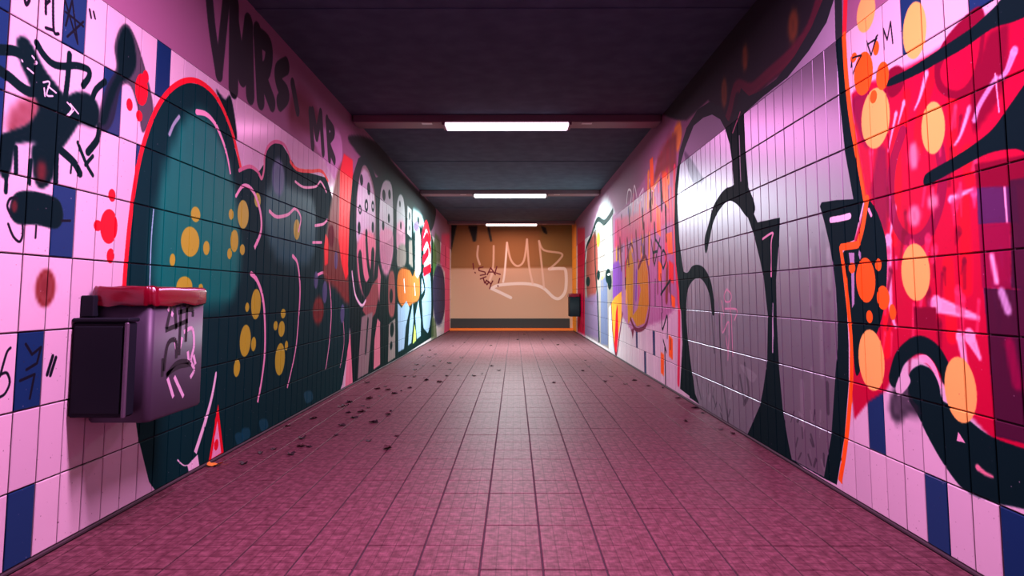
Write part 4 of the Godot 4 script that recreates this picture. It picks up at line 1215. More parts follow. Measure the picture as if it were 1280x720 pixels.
	stroke("oldsilver", 0.0188771, 0.0188771, 0.02, [5.277, 0.707, 5.272, 0.49])
	stroke("oldsilver", 0.0477184, 0.0477184, 0.02, [4.383, 1.113, 4.378, 0.978])
	stroke("freshsilver", 0.0177374, 0.0177374, 0.02, [5.263, 0.598, 5.258, 0.391])
	stroke("freshsilver", 0.0134687, 0.0134687, 0.02, [4.332, 0.659, 4.341, 0.367])
	stroke("violetsilver", 0.0436185, 0.0436185, 0.02, [4.705, 0.806, 4.698, 0.668])
	stroke("freshsilver", 0.0439218, 0.0439218, 0.02, [5.3, 1.018, 5.307, 0.665])
	stroke("oldsilver", 0.013243, 0.013243, 0.02, [4.742, 0.988, 4.753, 0.642])
	stroke("violetsilver", 0.0237137, 0.0237137, 0.02, [3.028, 0.797, 3.037, 0.607])
	stroke("oldsilver", 0.0354008, 0.0354008, 0.02, [3.009, 1.021, 3.015, 0.873])
	stroke("violetsilver", 0.0323412, 0.0323412, 0.02, [4.682, 0.846, 4.688, 0.569])
	stroke("oldsilver", 0.0210992, 0.0210992, 0.02, [3.13, 1.095, 3.13, 1.007])
	stroke("freshsilver", 0.0283608, 0.0283608, 0.02, [3.193, 1.084, 3.206, 0.826])
	stroke("freshsilver", 0.0393951, 0.0393951, 0.02, [5.201, 0.534, 5.214, 0.133])
	stroke("oldsilver", 0.0410096, 0.0410096, 0.02, [3.048, 1.148, 3.052, 1.02])
	stroke("freshsilver", 0.0347092, 0.0347092, 0.02, [3.108, 0.723, 3.119, 0.497])
	stroke("violetsilver", 0.0484725, 0.0484725, 0.02, [3.157, 0.958, 3.159, 0.834])
	stroke("oldsilver", 0.0246076, 0.0246076, 0.02, [4.222, 1.264, 4.217, 1.149])
	stroke("freshsilver", 0.0492699, 0.0492699, 0.02, [3.338, 0.429, 3.345, 0.238])
	stroke("oldsilver", 0.0338214, 0.0338214, 0.02, [4.573, 1.244, 4.566, 1.116])
	stroke("violetsilver", 0.0199623, 0.0199623, 0.02, [3.07, 0.735, 3.077, 0.561])
	stroke("freshsilver", 0.0360645, 0.0360645, 0.02, [3.005, 1.071, 3.011, 0.902])
	stroke("freshsilver", 0.0114748, 0.0114748, 0.02, [4.609, 1.095, 4.612, 0.861])
	stroke("freshsilver", 0.0175084, 0.0175084, 0.02, [4.527, 0.382, 4.538, 0.052])
	stroke("oldsilver", 0.0266854, 0.0266854, 0.02, [5.179, 1.061, 5.181, 0.771])
	stroke("freshsilver", 0.0326138, 0.0326138, 0.02, [4.439, 0.96, 4.452, 0.615])
	stroke("violetsilver", 0.0448359, 0.0448359, 0.02, [3.031, 0.877, 3.043, 0.64])
	stroke("freshsilver", 0.0184369, 0.0184369, 0.02, [3.416, 1.164, 3.421, 1])
	stroke("freshsilver", 0.0218482, 0.0218482, 0.02, [3.225, 0.515, 3.238, 0.261])
	stroke("oldsilver", 0.0361893, 0.0361893, 0.02, [3.149, 0.941, 3.154, 0.786])
	stroke("slatey", 0.03, 0.03, 0.008, [4.646, 0.723, 4.623, 0.366, 4.502, -0.007])
	stroke("slatey", 0.03, 0.03, 0.008, [4.815, 0.717, 4.78, 0.462])
	stroke("slatey", 0.03, 0.03, 0.008, [4.156, 0.441, 4.1, 0.278, 4.192, 0.191])
	stroke("slatey", 0.03, 0.03, 0.008, [4.251, 0.356, 4.19, 0.216])
	stroke("slatey", 0.03, 0.03, 0.008, [3.069, 0.463, 3.073, 0.336])
	stroke("slatey", 0.03, 0.03, 0.008, [5.281, 0.231, 5.159, 0.076])
	blob("slatey", 0.03, [5.49, 2.074, 5.318, 1.997, 5.01, 1.794, 4.93, 1.73, 5.195, 1.751, 5.376, 1.902])
	blob("freshsilver", 0.01, [4.244, 0.432, 4.06, 0.417, 3.956, 0.392, 4.039, 0.343, 4.175, 0.385])
	blob("black", 0, [4.127, 1.61, 4.283, 1.585, 4.43, 1.588, 4.573, 1.56, 4.728, 1.496, 4.836, 1.391, 4.946, 1.3, 4.954, 1.21, 4.915, 1.183, 4.826, 1.272, 4.718, 1.396, 4.545, 1.472, 4.371, 1.497, 4.201, 1.447, 4.021, 1.343, 3.897, 1.376, 3.967, 1.493])
	blob("black", 0, [5.714, 1.054, 5.475, 1.053, 5.323, 1.099, 5.159, 1.105, 4.987, 1.073, 4.832, 0.979, 4.765, 0.851, 4.756, 0.736, 4.814, 0.735, 4.862, 0.862, 4.956, 0.946, 5.101, 0.997, 5.285, 0.989, 5.462, 0.914, 5.552, 0.761, 5.74, 0.757])
	patch("black", 0, [4.181, -0.017, 4.032, 0.117, 3.906, 0.237, 3.837, 0.329, 3.762, 0.504, 3.647, 0.515, 3.611, 0.306, 3.569, 0.187, 3.526, 0.089, 3.492, 0.024, 3.36, 0.017, 3.4, -0.017])
	patch("black", 0.006, [5.489, 0.032, 5.518, 0.268, 5.375, 0.22, 5.316, 0.089, 5.208, 0.026])
	stroke("slatey", 0.00797197, 0.00797197, 0.004, [3.446, 0.275, 3.487, 0.213])
	stroke("freshsilver", 0.00806362, 0.00806362, 0.004, [3.277, 0.122, 3.263, 0.085])
	stroke("slatey", 0.013365, 0.013365, 0.004, [3.412, 0.147, 3.438, 0.101])
	stroke("freshsilver", 0.0106243, 0.0106243, 0.004, [3.153, 0.259, 3.166, 0.206])
	stroke("slatey", 0.0152781, 0.0152781, 0.004, [3.376, 0.254, 3.411, 0.23])
	stroke("freshsilver", 0.0177098, 0.0177098, 0.004, [3.385, 0.279, 3.35, 0.268])
	stroke("slatey", 0.0173242, 0.0173242, 0.004, [3.215, 0.089, 3.238, 0.053])
	stroke("freshsilver", 0.0127493, 0.0127493, 0.004, [3.324, 0.229, 3.344, 0.198])
	stroke("slatey", 0.0177064, 0.0177064, 0.004, [3.258, 0.195, 3.231, 0.15])
	stroke("slatey", 0.01855, 0.01855, 0.004, [3.131, 0.132, 3.132, 0.084])
	stroke("freshsilver", 0.00869907, 0.00869907, 0.004, [3.167, 0.269, 3.142, 0.237])
	stroke("slatey", 0.00998741, 0.00998741, 0.004, [3.207, 0.322, 3.225, 0.272])
	stroke("freshsilver", 0.0172076, 0.0172076, 0.004, [3.148, 0.326, 3.155, 0.281])
	stroke("freshsilver", 0.0182235, 0.0182235, 0.004, [3.252, 0.307, 3.247, 0.256])
	stroke("freshsilver", 0.0126596, 0.0126596, 0.004, [3.378, 0.271, 3.382, 0.224])
	stroke("slatey", 0.0128636, 0.0128636, 0.004, [3.356, 0.209, 3.354, 0.161])
	stroke("slatey", 0.0157009, 0.0157009, 0.004, [3.296, 0.091, 3.266, 0.054])
	stroke("slatey", 0.0108817, 0.0108817, 0.004, [3.376, 0.082, 3.415, 0.042])
	stroke("freshsilver", 0.00785002, 0.00785002, 0.004, [3.349, 0.272, 3.348, 0.233])
	stroke("freshsilver", 0.0192533, 0.0192533, 0.004, [3.156, 0.098, 3.135, 0.064])
	stroke("slatey", 0.0133414, 0.0133414, 0.004, [3.266, 0.171, 3.244, 0.145])
	stroke("slatey", 0.0161696, 0.0161696, 0.006, [4.686, 0.106, 4.654, 0.071])
	stroke("slatey", 0.0248969, 0.0248969, 0.006, [4.833, 0.137, 4.787, 0.083])
	stroke("slatey", 0.0123762, 0.0123762, 0.006, [4.619, 0.266, 4.63, 0.235])
	stroke("slatey", 0.0278065, 0.0278065, 0.006, [4.818, 0.2, 4.846, 0.14])
	stroke("freshsilver", 0.0106595, 0.0106595, 0.006, [4.322, 0.279, 4.317, 0.214])
	stroke("slatey", 0.0172777, 0.0172777, 0.006, [4.944, 0.213, 4.962, 0.14])
	stroke("freshsilver", 0.0164401, 0.0164401, 0.006, [4.812, 0.232, 4.842, 0.15])
	stroke("freshsilver", 0.0276963, 0.0276963, 0.006, [5.107, 0.187, 5.089, 0.113])
	stroke("slatey", 0.0136314, 0.0136314, 0.006, [4.755, 0.113, 4.812, 0.054])
	stroke("freshsilver", 0.0296245, 0.0296245, 0.006, [4.91, 0.139, 4.94, 0.096])
	stroke("freshsilver", 0.0147808, 0.0147808, 0.006, [4.96, 0.18, 5.01, 0.113])
	stroke("slatey", 0.0214824, 0.0214824, 0.006, [4.464, 0.107, 4.498, 0.061])
	stroke("slatey", 0.0193795, 0.0193795, 0.006, [4.673, 0.047, 4.629, 0.019])
	stroke("freshsilver", 0.0210848, 0.0210848, 0.006, [4.433, 0.23, 4.464, 0.183])
	stroke("slatey", 0.0147877, 0.0147877, 0.006, [4.402, 0.275, 4.372, 0.237])
	stroke("freshsilver", 0.0259303, 0.0259303, 0.006, [4.328, 0.277, 4.372, 0.238])
	stroke("whitey", 0.012, 0.012, 0.003, [4.133, 1.88, 4.132, 1.724, 4.129, 1.59])
	stroke("rose", 0.012, 0.012, 0.003, [4.253, 1.931, 4.17, 1.983, 4.106, 2.028])
	stroke("pink", 0.014, 0.014, 0, [3.799, 1.191, 3.643, 1.213, 3.67, 1.158, 3.686, 0.975])
	stroke("whitey", 0.014, 0.014, 0.006, [3.677, 0.82, 3.7, 0.554])
	stroke("chalk", 0.028, 0.028, 0, [2.967, 1.208, 2.879, 1.205, 2.803, 1.206])
	stroke("pink", 0.013, 0.013, 0.002, [4.456, 0.906, 4.376, 0.873, 4.396, 0.831, 4.497, 0.825, 4.527, 0.868, 4.455, 0.911])
	stroke("pink", 0.013, 0.013, 0.002, [4.583, 0.829, 4.539, 0.732])
	stroke("pink", 0.013, 0.013, 0.002, [4.397, 0.826, 4.404, 0.746])
	stroke("pink", 0.013, 0.013, 0.002, [4.518, 0.776, 4.275, 0.775, 4.327, 0.707])
	stroke("pink", 0.013, 0.013, 0.002, [4.591, 0.741, 4.584, 0.609, 4.442, 0.687, 4.48, 0.434])
	stroke("pink", 0.013, 0.013, 0.002, [4.387, 0.747, 4.379, 0.47])
	stroke("pink", 0.013, 0.013, 0.002, [4.517, 0.592, 4.475, 0.488])
	stroke("red", 0.036, 0.036, 0, [2.754, 2.169, 2.769, 2.076, 2.783, 1.988])
	stroke("orangey", 0.034, 0.034, 0, [2.783, 1.995, 2.778, 1.812, 2.754, 1.612, 2.706, 1.409, 2.67, 1.256])
	patch("crimson", 0.02, [2.745, 1.72, 2.665, 1.736, 2.496, 1.707, 2.27, 1.697, 2.06, 1.7, 1.916, 1.716, 1.843, 1.739, 1.737, 1.688, 1.851, 0.367, 1.995, 0.419, 2.105, 0.487, 2.18, 0.53, 2.267, 0.596, 2.36, 0.655, 2.483, 0.623, 2.584, 0.503, 2.716, 0.44, 2.837, 0.347, 2.851, 0.492, 2.836, 0.661, 2.772, 1.101, 2.658, 1.248, 2.699, 1.427, 2.735, 1.606])
	blob("plum", 0.03, [2.733, 1.703, 2.527, 1.672, 2.464, 1.633, 2.516, 1.547, 2.633, 1.463, 2.706, 1.565])
	patch("plum", 0.03, [2.631, 1.283, 2.557, 1.462, 2.503, 1.434, 2.499, 1.231, 2.531, 1.111, 2.584, 1.148])
	stroke("red", 0.055, 0.055, 0.02, [2.442, 1.527, 2.442, 1.283, 2.491, 1.077])
	stroke("red", 0.055, 0.055, 0.02, [2.359, 1.595, 2.395, 1.47])
	stroke("red", 0.055, 0.055, 0.02, [2.209, 1.619, 2.288, 1.486, 2.305, 1.389])
	stroke("red", 0.055, 0.055, 0.02, [2.116, 1.493, 2.132, 1.31])
	stroke("red", 0.055, 0.055, 0.02, [2.086, 1.171, 2.099, 0.892])
	stroke("red", 0.055, 0.055, 0.02, [2.181, 0.972, 2.182, 0.736])
	stroke("red", 0.055, 0.055, 0.02, [2.544, 0.835, 2.571, 0.65])
	stroke("red", 0.055, 0.055, 0.02, [2.062, 1.321, 2.055, 1.23])
	stroke("pinkish", 0.025, 0.00625, 0.012, [2.238, 1.637, 2.281, 1.565, 2.317, 1.529])
	stroke("pinkish", 0.02, 0.005, 0.012, [2.376, 1.576, 2.423, 1.498])
	stroke("pinkish", 0.022, 0.0055, 0.012, [2.036, 1.456, 2.087, 1.379, 2.12, 1.355])
	stroke("pinkish", 0.026, 0.0065, 0.012, [2.151, 1.183, 2.096, 1.191, 2.04, 1.2])
	stroke("pinkish", 0.02, 0.005, 0.012, [2.429, 1.549, 2.494, 1.416])
	stroke("pinkish", 0.06, 0.015, 0.012, [2.255, 0.839, 2.046, 0.798])
	stroke("pinkish", 0.05, 0.0125, 0.012, [2.523, 1.08, 2.528, 0.835, 2.499, 0.746])
	stroke("pinkish", 0.05, 0.0125, 0.012, [2.098, 0.741, 2.054, 0.67])
	stroke("pinkish", 0.03, 0.0075, 0.012, [2.47, 1.197, 2.512, 1.079])
	stroke("pinkish", 0.04, 0.01, 0.012, [2.143, 0.738, 2.104, 0.542])
	stroke("pinkish", 0.02, 0.005, 0.012, [1.961, 1.197, 1.934, 1.206])
	stroke("plum", 0.05, 0.05, 0.006, [2.395, 1.47, 2.466, 1.364, 2.489, 1.23, 2.456, 1.119, 2.371, 1.061, 2.277, 1.087, 2.209, 1.175, 2.183, 1.28, 2.199, 1.393])
	stroke("coral", 0.0397122, 0.0115944, 0.012, [2.575, 0.968, 2.598, 0.853])
	stroke("dustypink", 0.0223893, 0.0133658, 0.012, [2.02, 1.324, 2.026, 1.241])
	stroke("dustypink", 0.024232, 0.019926, 0.012, [2.665, 0.871, 2.697, 0.796])
	stroke("coral", 0.0259315, 0.00585296, 0.012, [2.139, 1.174, 2.139, 1.093])
	stroke("dustypink", 0.0346412, 0.00431279, 0.012, [2.037, 1.188, 2.04, 1.137])
	stroke("dustypink", 0.0251584, 0.0171223, 0.012, [2.582, 0.932, 2.617, 0.842])
	stroke("coral", 0.0396869, 0.00513483, 0.012, [2.611, 1.445, 2.619, 1.321])
	stroke("coral", 0.0368517, 0.0105536, 0.012, [2.277, 1.066, 2.299, 0.987])
	stroke("cherry", 0.0194397, 0.0173459, 0.012, [2.402, 1.172, 2.4, 1.087])
	stroke("dustypink", 0.0274121, 0.0159708, 0.012, [2.583, 0.944, 2.63, 0.789])
	stroke("coral", 0.0307509, 0.014024, 0.012, [2.523, 1.041, 2.538, 0.936])
	stroke("coral", 0.0148917, 0.0050503, 0.012, [2.098, 1.226, 2.102, 1.118])
	stroke("coral", 0.0371635, 0.0193325, 0.012, [2.139, 0.884, 2.147, 0.811])
	stroke("cherry", 0.0257455, 0.010009, 0.012, [2.413, 0.702, 2.431, 0.561])
	stroke("cherry", 0.0336697, 0.0117308, 0.012, [2.524, 0.796, 2.559, 0.732])
	stroke("cherry", 0.0189606, 0.0103124, 0.012, [2.078, 1.441, 2.097, 1.382])
	stroke("cherry", 0.0133833, 0.00623342, 0.012, [2.099, 0.984, 2.121, 0.933])
	stroke("cherry", 0.0342661, 0.0181032, 0.012, [2.245, 0.776, 2.246, 0.691])
	stroke("cherry", 0.0158863, 0.0134146, 0.012, [2.242, 1.172, 2.247, 1.075])
	stroke("dustypink", 0.0194038, 0.00921871, 0.012, [2.599, 0.94, 2.636, 0.851])
	stroke("coral", 0.0157391, 0.00551743, 0.012, [2.528, 0.724, 2.539, 0.634])
	stroke("dustypink", 0.0303491, 0.00602445, 0.012, [2.58, 1.605, 2.617, 1.515])
	stroke("coral", 0.0170841, 0.0177199, 0.012, [2.274, 1.262, 2.301, 1.175])
	stroke("coral", 0.0364683, 0.016388, 0.012, [2.55, 0.917, 2.567, 0.789])
	stroke("coral", 0.0169083, 0.0153838, 0.012, [2.101, 1.482, 2.129, 1.406])
	stroke("cherry", 0.0163729, 0.0156183, 0.012, [2.506, 0.959, 2.543, 0.881])
	stroke("coral", 0.0147598, 0.0136189, 0.012, [2.046, 0.853, 2.063, 0.747])
	stroke("coral", 0.026722, 0.0129708, 0.012, [2.324, 0.921, 2.352, 0.783])
	stroke("cherry", 0.0304229, 0.0107244, 0.012, [2.672, 0.851, 2.705, 0.692])
	stroke("cherry", 0.0261412, 0.0191528, 0.012, [2.101, 0.979, 2.107, 0.885])
	stroke("cherry", 0.0139699, 0.00439918, 0.012, [2.213, 0.942, 2.228, 0.858])
	stroke("cherry", 0.0322653, 0.0112959, 0.012, [2.178, 1.476, 2.189, 1.412])
	stroke("dustypink", 0.0130481, 0.00676556, 0.012, [2.494, 1.244, 2.507, 1.147])
	stroke("coral", 0.0307048, 0.0177425, 0.012, [2.408, 1.037, 2.426, 0.971])
	stroke("cherry", 0.0205667, 0.0101096, 0.012, [2.2, 0.959, 2.2, 0.897])
	stroke("coral", 0.0207285, 0.0102596, 0.012, [2.312, 0.94, 2.345, 0.809])
	stroke("cherry", 0.032786, 0.0113976, 0.012, [2.581, 1.097, 2.606, 1.043])
	stroke("cherry", 0.0224153, 0.0133068, 0.012, [2.645, 0.717, 2.682, 0.589])
	stroke("coral", 0.0371922, 0.0121128, 0.012, [2.507, 1.531, 2.522, 1.484])
	stroke("cherry", 0.025075, 0.0109901, 0.012, [2.516, 0.968, 2.552, 0.846])
	stroke("cherry", 0.0147708, 0.0196028, 0.012, [2.222, 1.289, 2.239, 1.234])
	stroke("cherry", 0.0125317, 0.0120192, 0.012, [2.508, 1.278, 2.512, 1.164])
	stroke("dustypink", 0.0383635, 0.00636611, 0.012, [2.676, 1.052, 2.712, 0.925])
	stroke("coral", 0.0157787, 0.0166674, 0.012, [2.015, 1.318, 2.042, 1.253])
	stroke("cherry", 0.0367111, 0.00790917, 0.012, [2.118, 1.075, 2.139, 1.033])
	stroke("dustypink", 0.030444, 0.00516819, 0.012, [2.287, 0.846, 2.305, 0.748])
	stroke("coral", 0.0136701, 0.0170432, 0.012, [2.381, 0.838, 2.397, 0.695])
	stroke("cherry", 0.0162758, 0.00645554, 0.012, [2.252, 1.013, 2.258, 0.927])
	stroke("dustypink", 0.0172177, 0.00557045, 0.012, [2.474, 1.009, 2.476, 0.963])
	stroke("coral", 0.0258616, 0.0148921, 0.012, [2.103, 1.205, 2.127, 1.137])
	stroke("coral", 0.0190122, 0.00718353, 0.012, [2.191, 1.384, 2.189, 1.333])
	stroke("coral", 0.017984, 0.00464764, 0.012, [2.573, 0.723, 2.6, 0.629])
	stroke("cherry", 0.0258267, 0.00659217, 0.012, [2.418, 1.101, 2.451, 0.994])
	stroke("coral", 0.0310659, 0.0143657, 0.012, [2.12, 0.861, 2.133, 0.742])
	stroke("coral", 0.0383713, 0.0189884, 0.012, [2.245, 1.026, 2.265, 0.976])
	stroke("coral", 0.0127002, 0.0100185, 0.012, [2.099, 1.479, 2.109, 1.409])
	stroke("cherry", 0.0177912, 0.019969, 0.012, [2.136, 1.352, 2.155, 1.224])
	stroke("cherry", 0.0374841, 0.00783793, 0.012, [2.296, 0.886, 2.301, 0.773])
	stroke("coral", 0.0156695, 0.00443198, 0.012, [2.238, 1.233, 2.243, 1.128])
	stroke("coral", 0.0327689, 0.00740282, 0.012, [2.371, 1.055, 2.378, 1.01])
	stroke("cherry", 0.0124569, 0.004, 0.012, [1.947, 0.896, 1.954, 0.836])
	stroke("cherry", 0.0230156, 0.004, 0.012, [1.946, 0.715, 1.953, 0.655])
	stroke("cherry", 0.0108101, 0.004, 0.012, [1.976, 0.842, 1.97, 0.794])
	stroke("lilacish", 0.026055, 0.004, 0.012, [1.906, 0.911, 1.906, 0.835])
	stroke("lilacish", 0.010655, 0.004, 0.012, [1.878, 0.893, 1.877, 0.81])
	stroke("lilacish", 0.0139386, 0.004, 0.012, [2.003, 0.682, 2.012, 0.602])
	stroke("coral", 0.0105418, 0.004, 0.012, [1.909, 0.846, 1.902, 0.804])
	stroke("lilacish", 0.0219698, 0.004, 0.012, [1.978, 0.904, 1.978, 0.817])
	stroke("cherry", 0.0246851, 0.004, 0.012, [1.914, 0.894, 1.915, 0.852])
	stroke("cherry", 0.027812, 0.004, 0.012, [1.901, 0.796, 1.91, 0.744])
	stroke("cherry", 0.0120844, 0.004, 0.012, [1.923, 0.998, 1.924, 0.925])
	stroke("lilacish", 0.0143573, 0.004, 0.012, [1.941, 1.005, 1.939, 0.95])
	stroke("cherry", 0.0268555, 0.004, 0.012, [1.929, 0.897, 1.934, 0.847])
	stroke("coral", 0.0299278, 0.004, 0.012, [1.89, 1.034, 1.899, 0.96])
	stroke("cherry", 0.0186503, 0.004, 0.012, [1.961, 0.82, 1.975, 0.728])
	stroke("lilacish", 0.0227152, 0.004, 0.012, [2.011, 0.882, 2.015, 0.815])
	dots("rosa", 0.03, [2.336, 1.367, 0.028, 0.051, 2.242, 1.188, 0.030, 0.027, 2.349, 1.152, 0.038, 0.040])
	blob("maroon", 0.008, [2.184, 1.666, 2.129, 1.719, 2.036, 1.751, 1.964, 1.755, 1.945, 1.691, 1.975, 1.577, 2.02, 1.511, 2.096, 1.503, 2.169, 1.547, 2.197, 1.606])
	blob("crimson", 0.012, [2.152, 1.64, 2.093, 1.678, 1.978, 1.705, 1.978, 1.629, 2.017, 1.553, 2.074, 1.528, 2.135, 1.553, 2.164, 1.6])
	patch("maroon", 0.03, [2.027, 1.518, 1.934, 1.661, 1.85, 1.663, 1.869, 1.515, 1.92, 1.435, 2.022, 1.368, 2.036, 1.418])
	blob("maroon", 0.01, [2.479, 1.72, 2.404, 1.725, 2.362, 1.68, 2.387, 1.627, 2.455, 1.618, 2.483, 1.664])
	stroke("lilac", 0.03, 0.01, 0.008, [1.84, 1.566, 1.875, 1.517, 1.907, 1.509])
	stroke("lilac", 0.02, 0.02, 0.01, [1.917, 1.512, 1.989, 1.455, 2.018, 1.413])
	stroke("pinkish", 0.006, 0.006, 0.004, [1.919, 1.527, 1.913, 1.409])
	patch("purplish", 0.008, [2.025, 1.202, 1.866, 1.195, 1.864, 1.075, 2.028, 1.086])
	stroke("pinkish", 0.008, 0.008, 0.004, [1.911, 1.203, 1.91, 1.075])
	patch("maroon", 0.01, [2.03, 1.276, 1.774, 1.258, 1.782, 1.167, 2.025, 1.202])
	patch("plum", 0.01, [2.028, 1.086, 1.9, 1.079, 1.91, 0.89, 2.028, 0.891])
	patch("aubergine", 0.01, [1.89, 1.201, 1.78, 1.193, 1.808, 0.867, 1.91, 0.89])
	patch("aubergine", 0.006, [2.021, 0.891, 1.807, 0.88, 1.843, 0.454, 2.012, 0.45, 2.017, 0.698])
	patch("maroon", 0.01, [2.382, 0.826, 2.256, 0.828, 2.258, 0.752, 2.384, 0.752])
	stroke("plum", 0.04, 0.04, 0.02, [1.93, 0.728, 1.91, 0.617])
	stroke("pinkish", 0.02, 0.02, 0.015, [1.979, 0.986, 1.966, 0.909])
	stroke("lilac", 0.03, 0.03, 0.015, [1.949, 0.878, 1.928, 0.825])
	blob("black", 0, [2.67, 1.256, 2.607, 1.218, 2.562, 1.146, 2.535, 1.065, 2.539, 0.958, 2.566, 0.835, 2.62, 0.734, 2.711, 0.639, 2.802, 0.531, 2.823, 0.662, 2.837, 0.814, 2.852, 0.951, 2.871, 1.053, 2.788, 1.068, 2.731, 1.13])
	stroke("orangey", 0.03, 0.03, 0, [2.657, 1.261, 2.704, 1.144, 2.748, 1.078])
	stroke("orangey", 0.032, 0.032, 0, [2.754, 1.079, 2.883, 1.078])
	stroke("orangey", 0.026, 0.034, 0, [2.89, 1.075, 2.866, 0.952, 2.845, 0.797, 2.836, 0.661, 2.851, 0.492, 2.913, 0.245, 2.986, 0.05])
	stroke("pinkish", 0.016, 0.016, 0, [2.649, 1.214, 2.633, 1.189])
	patch("lilac", 0, [2.823, 1.05, 2.777, 1.047, 2.795, 0.832, 2.816, 0.814, 2.81, 0.967])
	patch("lilac", 0, [2.737, 1.058, 2.726, 1.037, 2.734, 1.014, 2.745, 1.038])
	blob("black", 0.004, [2.472, 1.667, 2.454, 1.692, 2.317, 1.688, 2.139, 1.696, 2.003, 1.705, 1.915, 1.723, 1.843, 1.739, 1.737, 1.688, 1.74, 1.649, 1.827, 1.65, 1.92, 1.666, 2.045, 1.654, 2.185, 1.652, 2.32, 1.653])
	blob("black", 0.004, [2.281, 1.25, 2.283, 1.279, 2.25, 1.295, 2.132, 1.315, 2.035, 1.336, 1.946, 1.364, 1.871, 1.416, 1.798, 1.467, 1.755, 1.475, 1.774, 1.254, 1.858, 1.286, 1.969, 1.296, 2.096, 1.277, 2.219, 1.256])
	stroke("black", 0.062, 0.062, 0.008, [2.531, 0.552, 2.488, 0.628, 2.414, 0.678, 2.347, 0.695, 2.278, 0.676, 2.235, 0.632, 2.218, 0.597])
	blob("black", 0.006, [2.44, 0.495, 2.433, 0.576, 2.381, 0.616, 2.309, 0.618, 2.265, 0.575, 2.249, 0.519, 2.194, 0.507, 2.12, 0.475, 2.025, 0.445, 1.887, 0.439, 1.844, 0.445, 1.857, 0.297, 1.977, 0.26, 2.059, 0.249, 2.166, 0.251, 2.259, 0.307, 2.338, 0.382, 2.396, 0.451])
	blob("thinblack", 0.035, [2.546, 0.502, 2.475, 0.548, 2.392, 0.497, 2.378, 0.443, 2.45, 0.43, 2.519, 0.388, 2.569, 0.424])
	blob("pinkish", 0.003, [2.369, 0.654, 2.323, 0.661, 2.281, 0.635, 2.259, 0.597, 2.254, 0.555, 2.276, 0.595, 2.316, 0.631, 2.361, 0.635])
	blob("black", 0.006, [2.429, 0.559, 2.372, 0.62, 2.318, 0.614, 2.283, 0.567, 2.276, 0.501, 2.375, 0.477, 2.429, 0.508])
	blob("white", 0.006, [2.471, 0.589, 2.437, 0.581, 2.425, 0.554, 2.468, 0.514, 2.51, 0.496, 2.517, 0.53])
	patch("pinkish", 0.002, [2.177, 0.429, 2.145, 0.4, 2.187, 0.399])
	stroke("rosa", 0.02, 0.008, 0.008, [2.096, 0.338, 2.062, 0.328, 2.029, 0.327])
	dots("yellow", 0.006, [2.604, 2.017, 0.071, 0.078, 2.292, 1.814, 0.069, 0.103, 2.571, 1.569, 0.103, 0.121, 2.220, 1.440, 0.064, 0.091, 2.362, 0.951, 0.085, 0.103, 2.683, 0.609, 0.097, 0.122, 2.157, 0.566, 0.077, 0.105])
	dots("orangey", 0, [2.643, 1.776, 0.073, 0.089, 2.506, 1.720, 0.044, 0.055, 2.541, 1.845, 0.022, 0.029, 2.712, 1.869, 0.026, 0.020, 2.575, 1.658, 0.026, 0.026, 2.698, 0.930, 0.074, 0.092, 2.575, 0.859, 0.044, 0.047, 2.598, 0.988, 0.023, 0.025, 2.802, 0.984, 0.027, 0.023, 2.680, 0.782, 0.024, 0.026, 2.515, 0.805, 0.022, 0.030])
	line("ink", 0.008, 0, [2.735, 1.836, 2.725, 1.871, 2.699, 1.868, 2.649, 1.856, 2.696, 1.829, 2.725, 1.801])
	line("ink", 0.008, 0, [2.608, 1.901, 2.578, 1.829, 2.537, 1.889, 2.526, 1.891])
	line("ink", 0.008, 0, [2.597, 1.883, 2.532, 1.881])
	line("ink", 0.008, 0, [2.564, 1.848, 2.538, 1.877])
	line("ink", 0.008, 0, [2.487, 1.818, 2.485, 1.9, 2.462, 1.847, 2.435, 1.908, 2.427, 1.82])


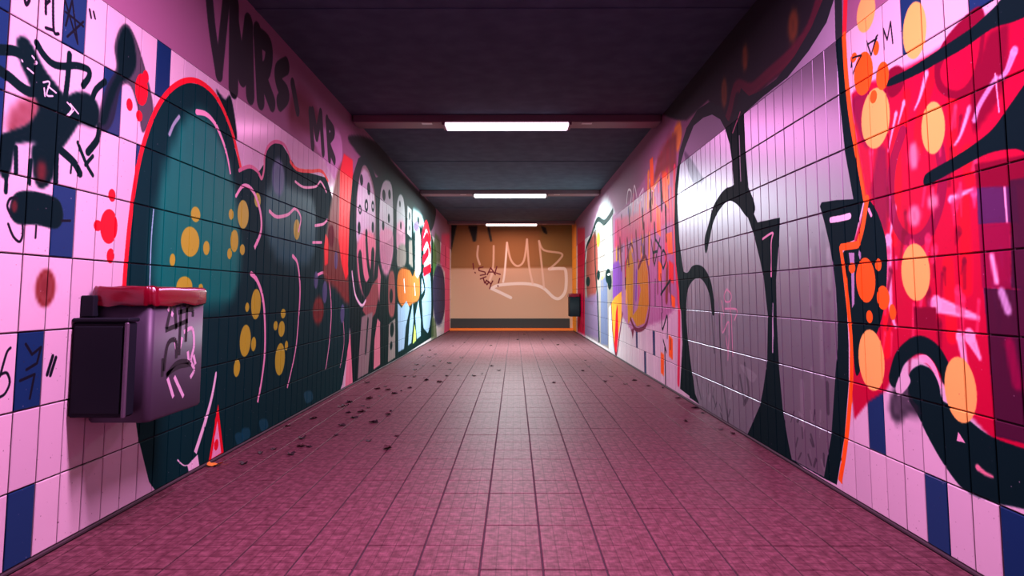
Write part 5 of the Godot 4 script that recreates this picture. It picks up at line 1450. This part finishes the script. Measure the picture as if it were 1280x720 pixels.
func paint_end() -> void:
	patch("ochrewall", 0.06, [-2.075, 3.006, 1.942, 3.004, 1.927, 1.558, -2.059, 1.519])
	patch("khaki", 0.1, [0.658, 3.004, 1.942, 3.004, 1.928, 1.578, 0.652, 1.579])
	patch("soot", 0.05, [-1.164, 2.591, -0.934, 2.591, -0.965, 2.214, -1.036, 2.193, -1.079, 2.34])
	patch("soot", 0.05, [-0.683, 2.57, -0.633, 2.57, -0.565, 2.214, -0.599, 2.193, -0.649, 2.381])
	patch("soot", 0.05, [0.661, 2.591, 0.778, 2.549, 0.819, 2.381, 0.727, 2.423])
	patch("soot", 0.05, [-1.609, 2.622, -1.449, 2.622, -1.526, 2.239, -1.603, 1.879])
	stroke("chalkwhite", 0.075, 0.075, 0.016, [-0.575, 1.029, -0.388, 1.112, 0.109, 1.153, 0.482, 1.124, 0.73, 1.029, 0.977, 0.803, 1.142, 0.803, 1.268, 1.009, 1.271, 1.464, 1.147, 1.526, 0.865, 1.514])
	stroke("chalkwhite", 0.075, 0.075, 0.016, [-0.575, 1.029, -0.347, 0.926, -0.098, 0.803])
	stroke("chalkwhite", 0.05, 0.05, 0.016, [-0.285, 1.195, -0.244, 1.464, -0.19, 2.172])
	stroke("thinwhite", 0.05, 0.05, 0.016, [-0.19, 2.172, -0.098, 1.755, 0.068, 1.589, 0.234, 1.734, 0.31, 2.255])
	stroke("thinwhite", 0.05, 0.05, 0.016, [0.31, 2.255, 0.359, 1.589, 0.449, 1.153])
	stroke("thinwhite", 0.05, 0.05, 0.016, [0.73, 1.05, 0.69, 1.464, 0.61, 2.214])
	stroke("thinwhite", 0.05, 0.05, 0.016, [0.61, 2.214, 0.734, 1.984, 1.17, 1.9, 1.107, 1.734, 0.865, 1.514])
	stroke("thinwhite", 0.05, 0.05, 0.016, [-0.523, 2.089, -0.535, 1.589, -0.617, 1.236])
	stroke("thinwhite", 0.05, 0.05, 0.016, [-0.911, 2.089, -0.93, 1.838, -0.867, 1.63])
	stroke("thinwhite", 0.05, 0.05, 0.016, [-0.617, 1.236, -0.555, 1.381])
	line("winered", 0.03, 0, [-1.038, 1.651, -1.02, 1.514])
	line("winered", 0.03, 0, [-0.987, 1.431, -0.978, 1.414])
	line("winered", 0.03, 0, [-0.788, 1.564, -0.896, 1.539, -0.887, 1.473, -0.742, 1.439, -0.721, 1.381, -0.854, 1.356])
	line("winered", 0.03, 0, [-0.679, 1.373, -0.597, 1.547, -0.48, 1.373])
	line("winered", 0.03, 0, [-0.638, 1.439, -0.522, 1.439])
	line("winered", 0.03, 0, [-0.443, 1.576, -0.488, 1.423, -0.356, 1.381])
	line("winered", 0.03, 0, [-0.853, 1.265, -0.712, 1.323])
	line("winered", 0.03, 0, [-0.783, 1.294, -0.745, 1.166])
	line("winered", 0.03, 0, [-0.7, 1.236, -0.728, 1.182, -0.687, 1.125, -0.645, 1.182, -0.7, 1.236])
	line("winered", 0.03, 0, [-0.654, 1.207, -0.587, 1.133, -0.546, 1.216])
	line("winered", 0.03, 0, [-0.587, 1.133, -0.62, 1.025])
	line("winered", 0.03, 0, [-0.372, 1.278, -0.405, 1.166])
	line("winered", 0.03, 0, [-0.417, 1.1, -0.413, 1.083])
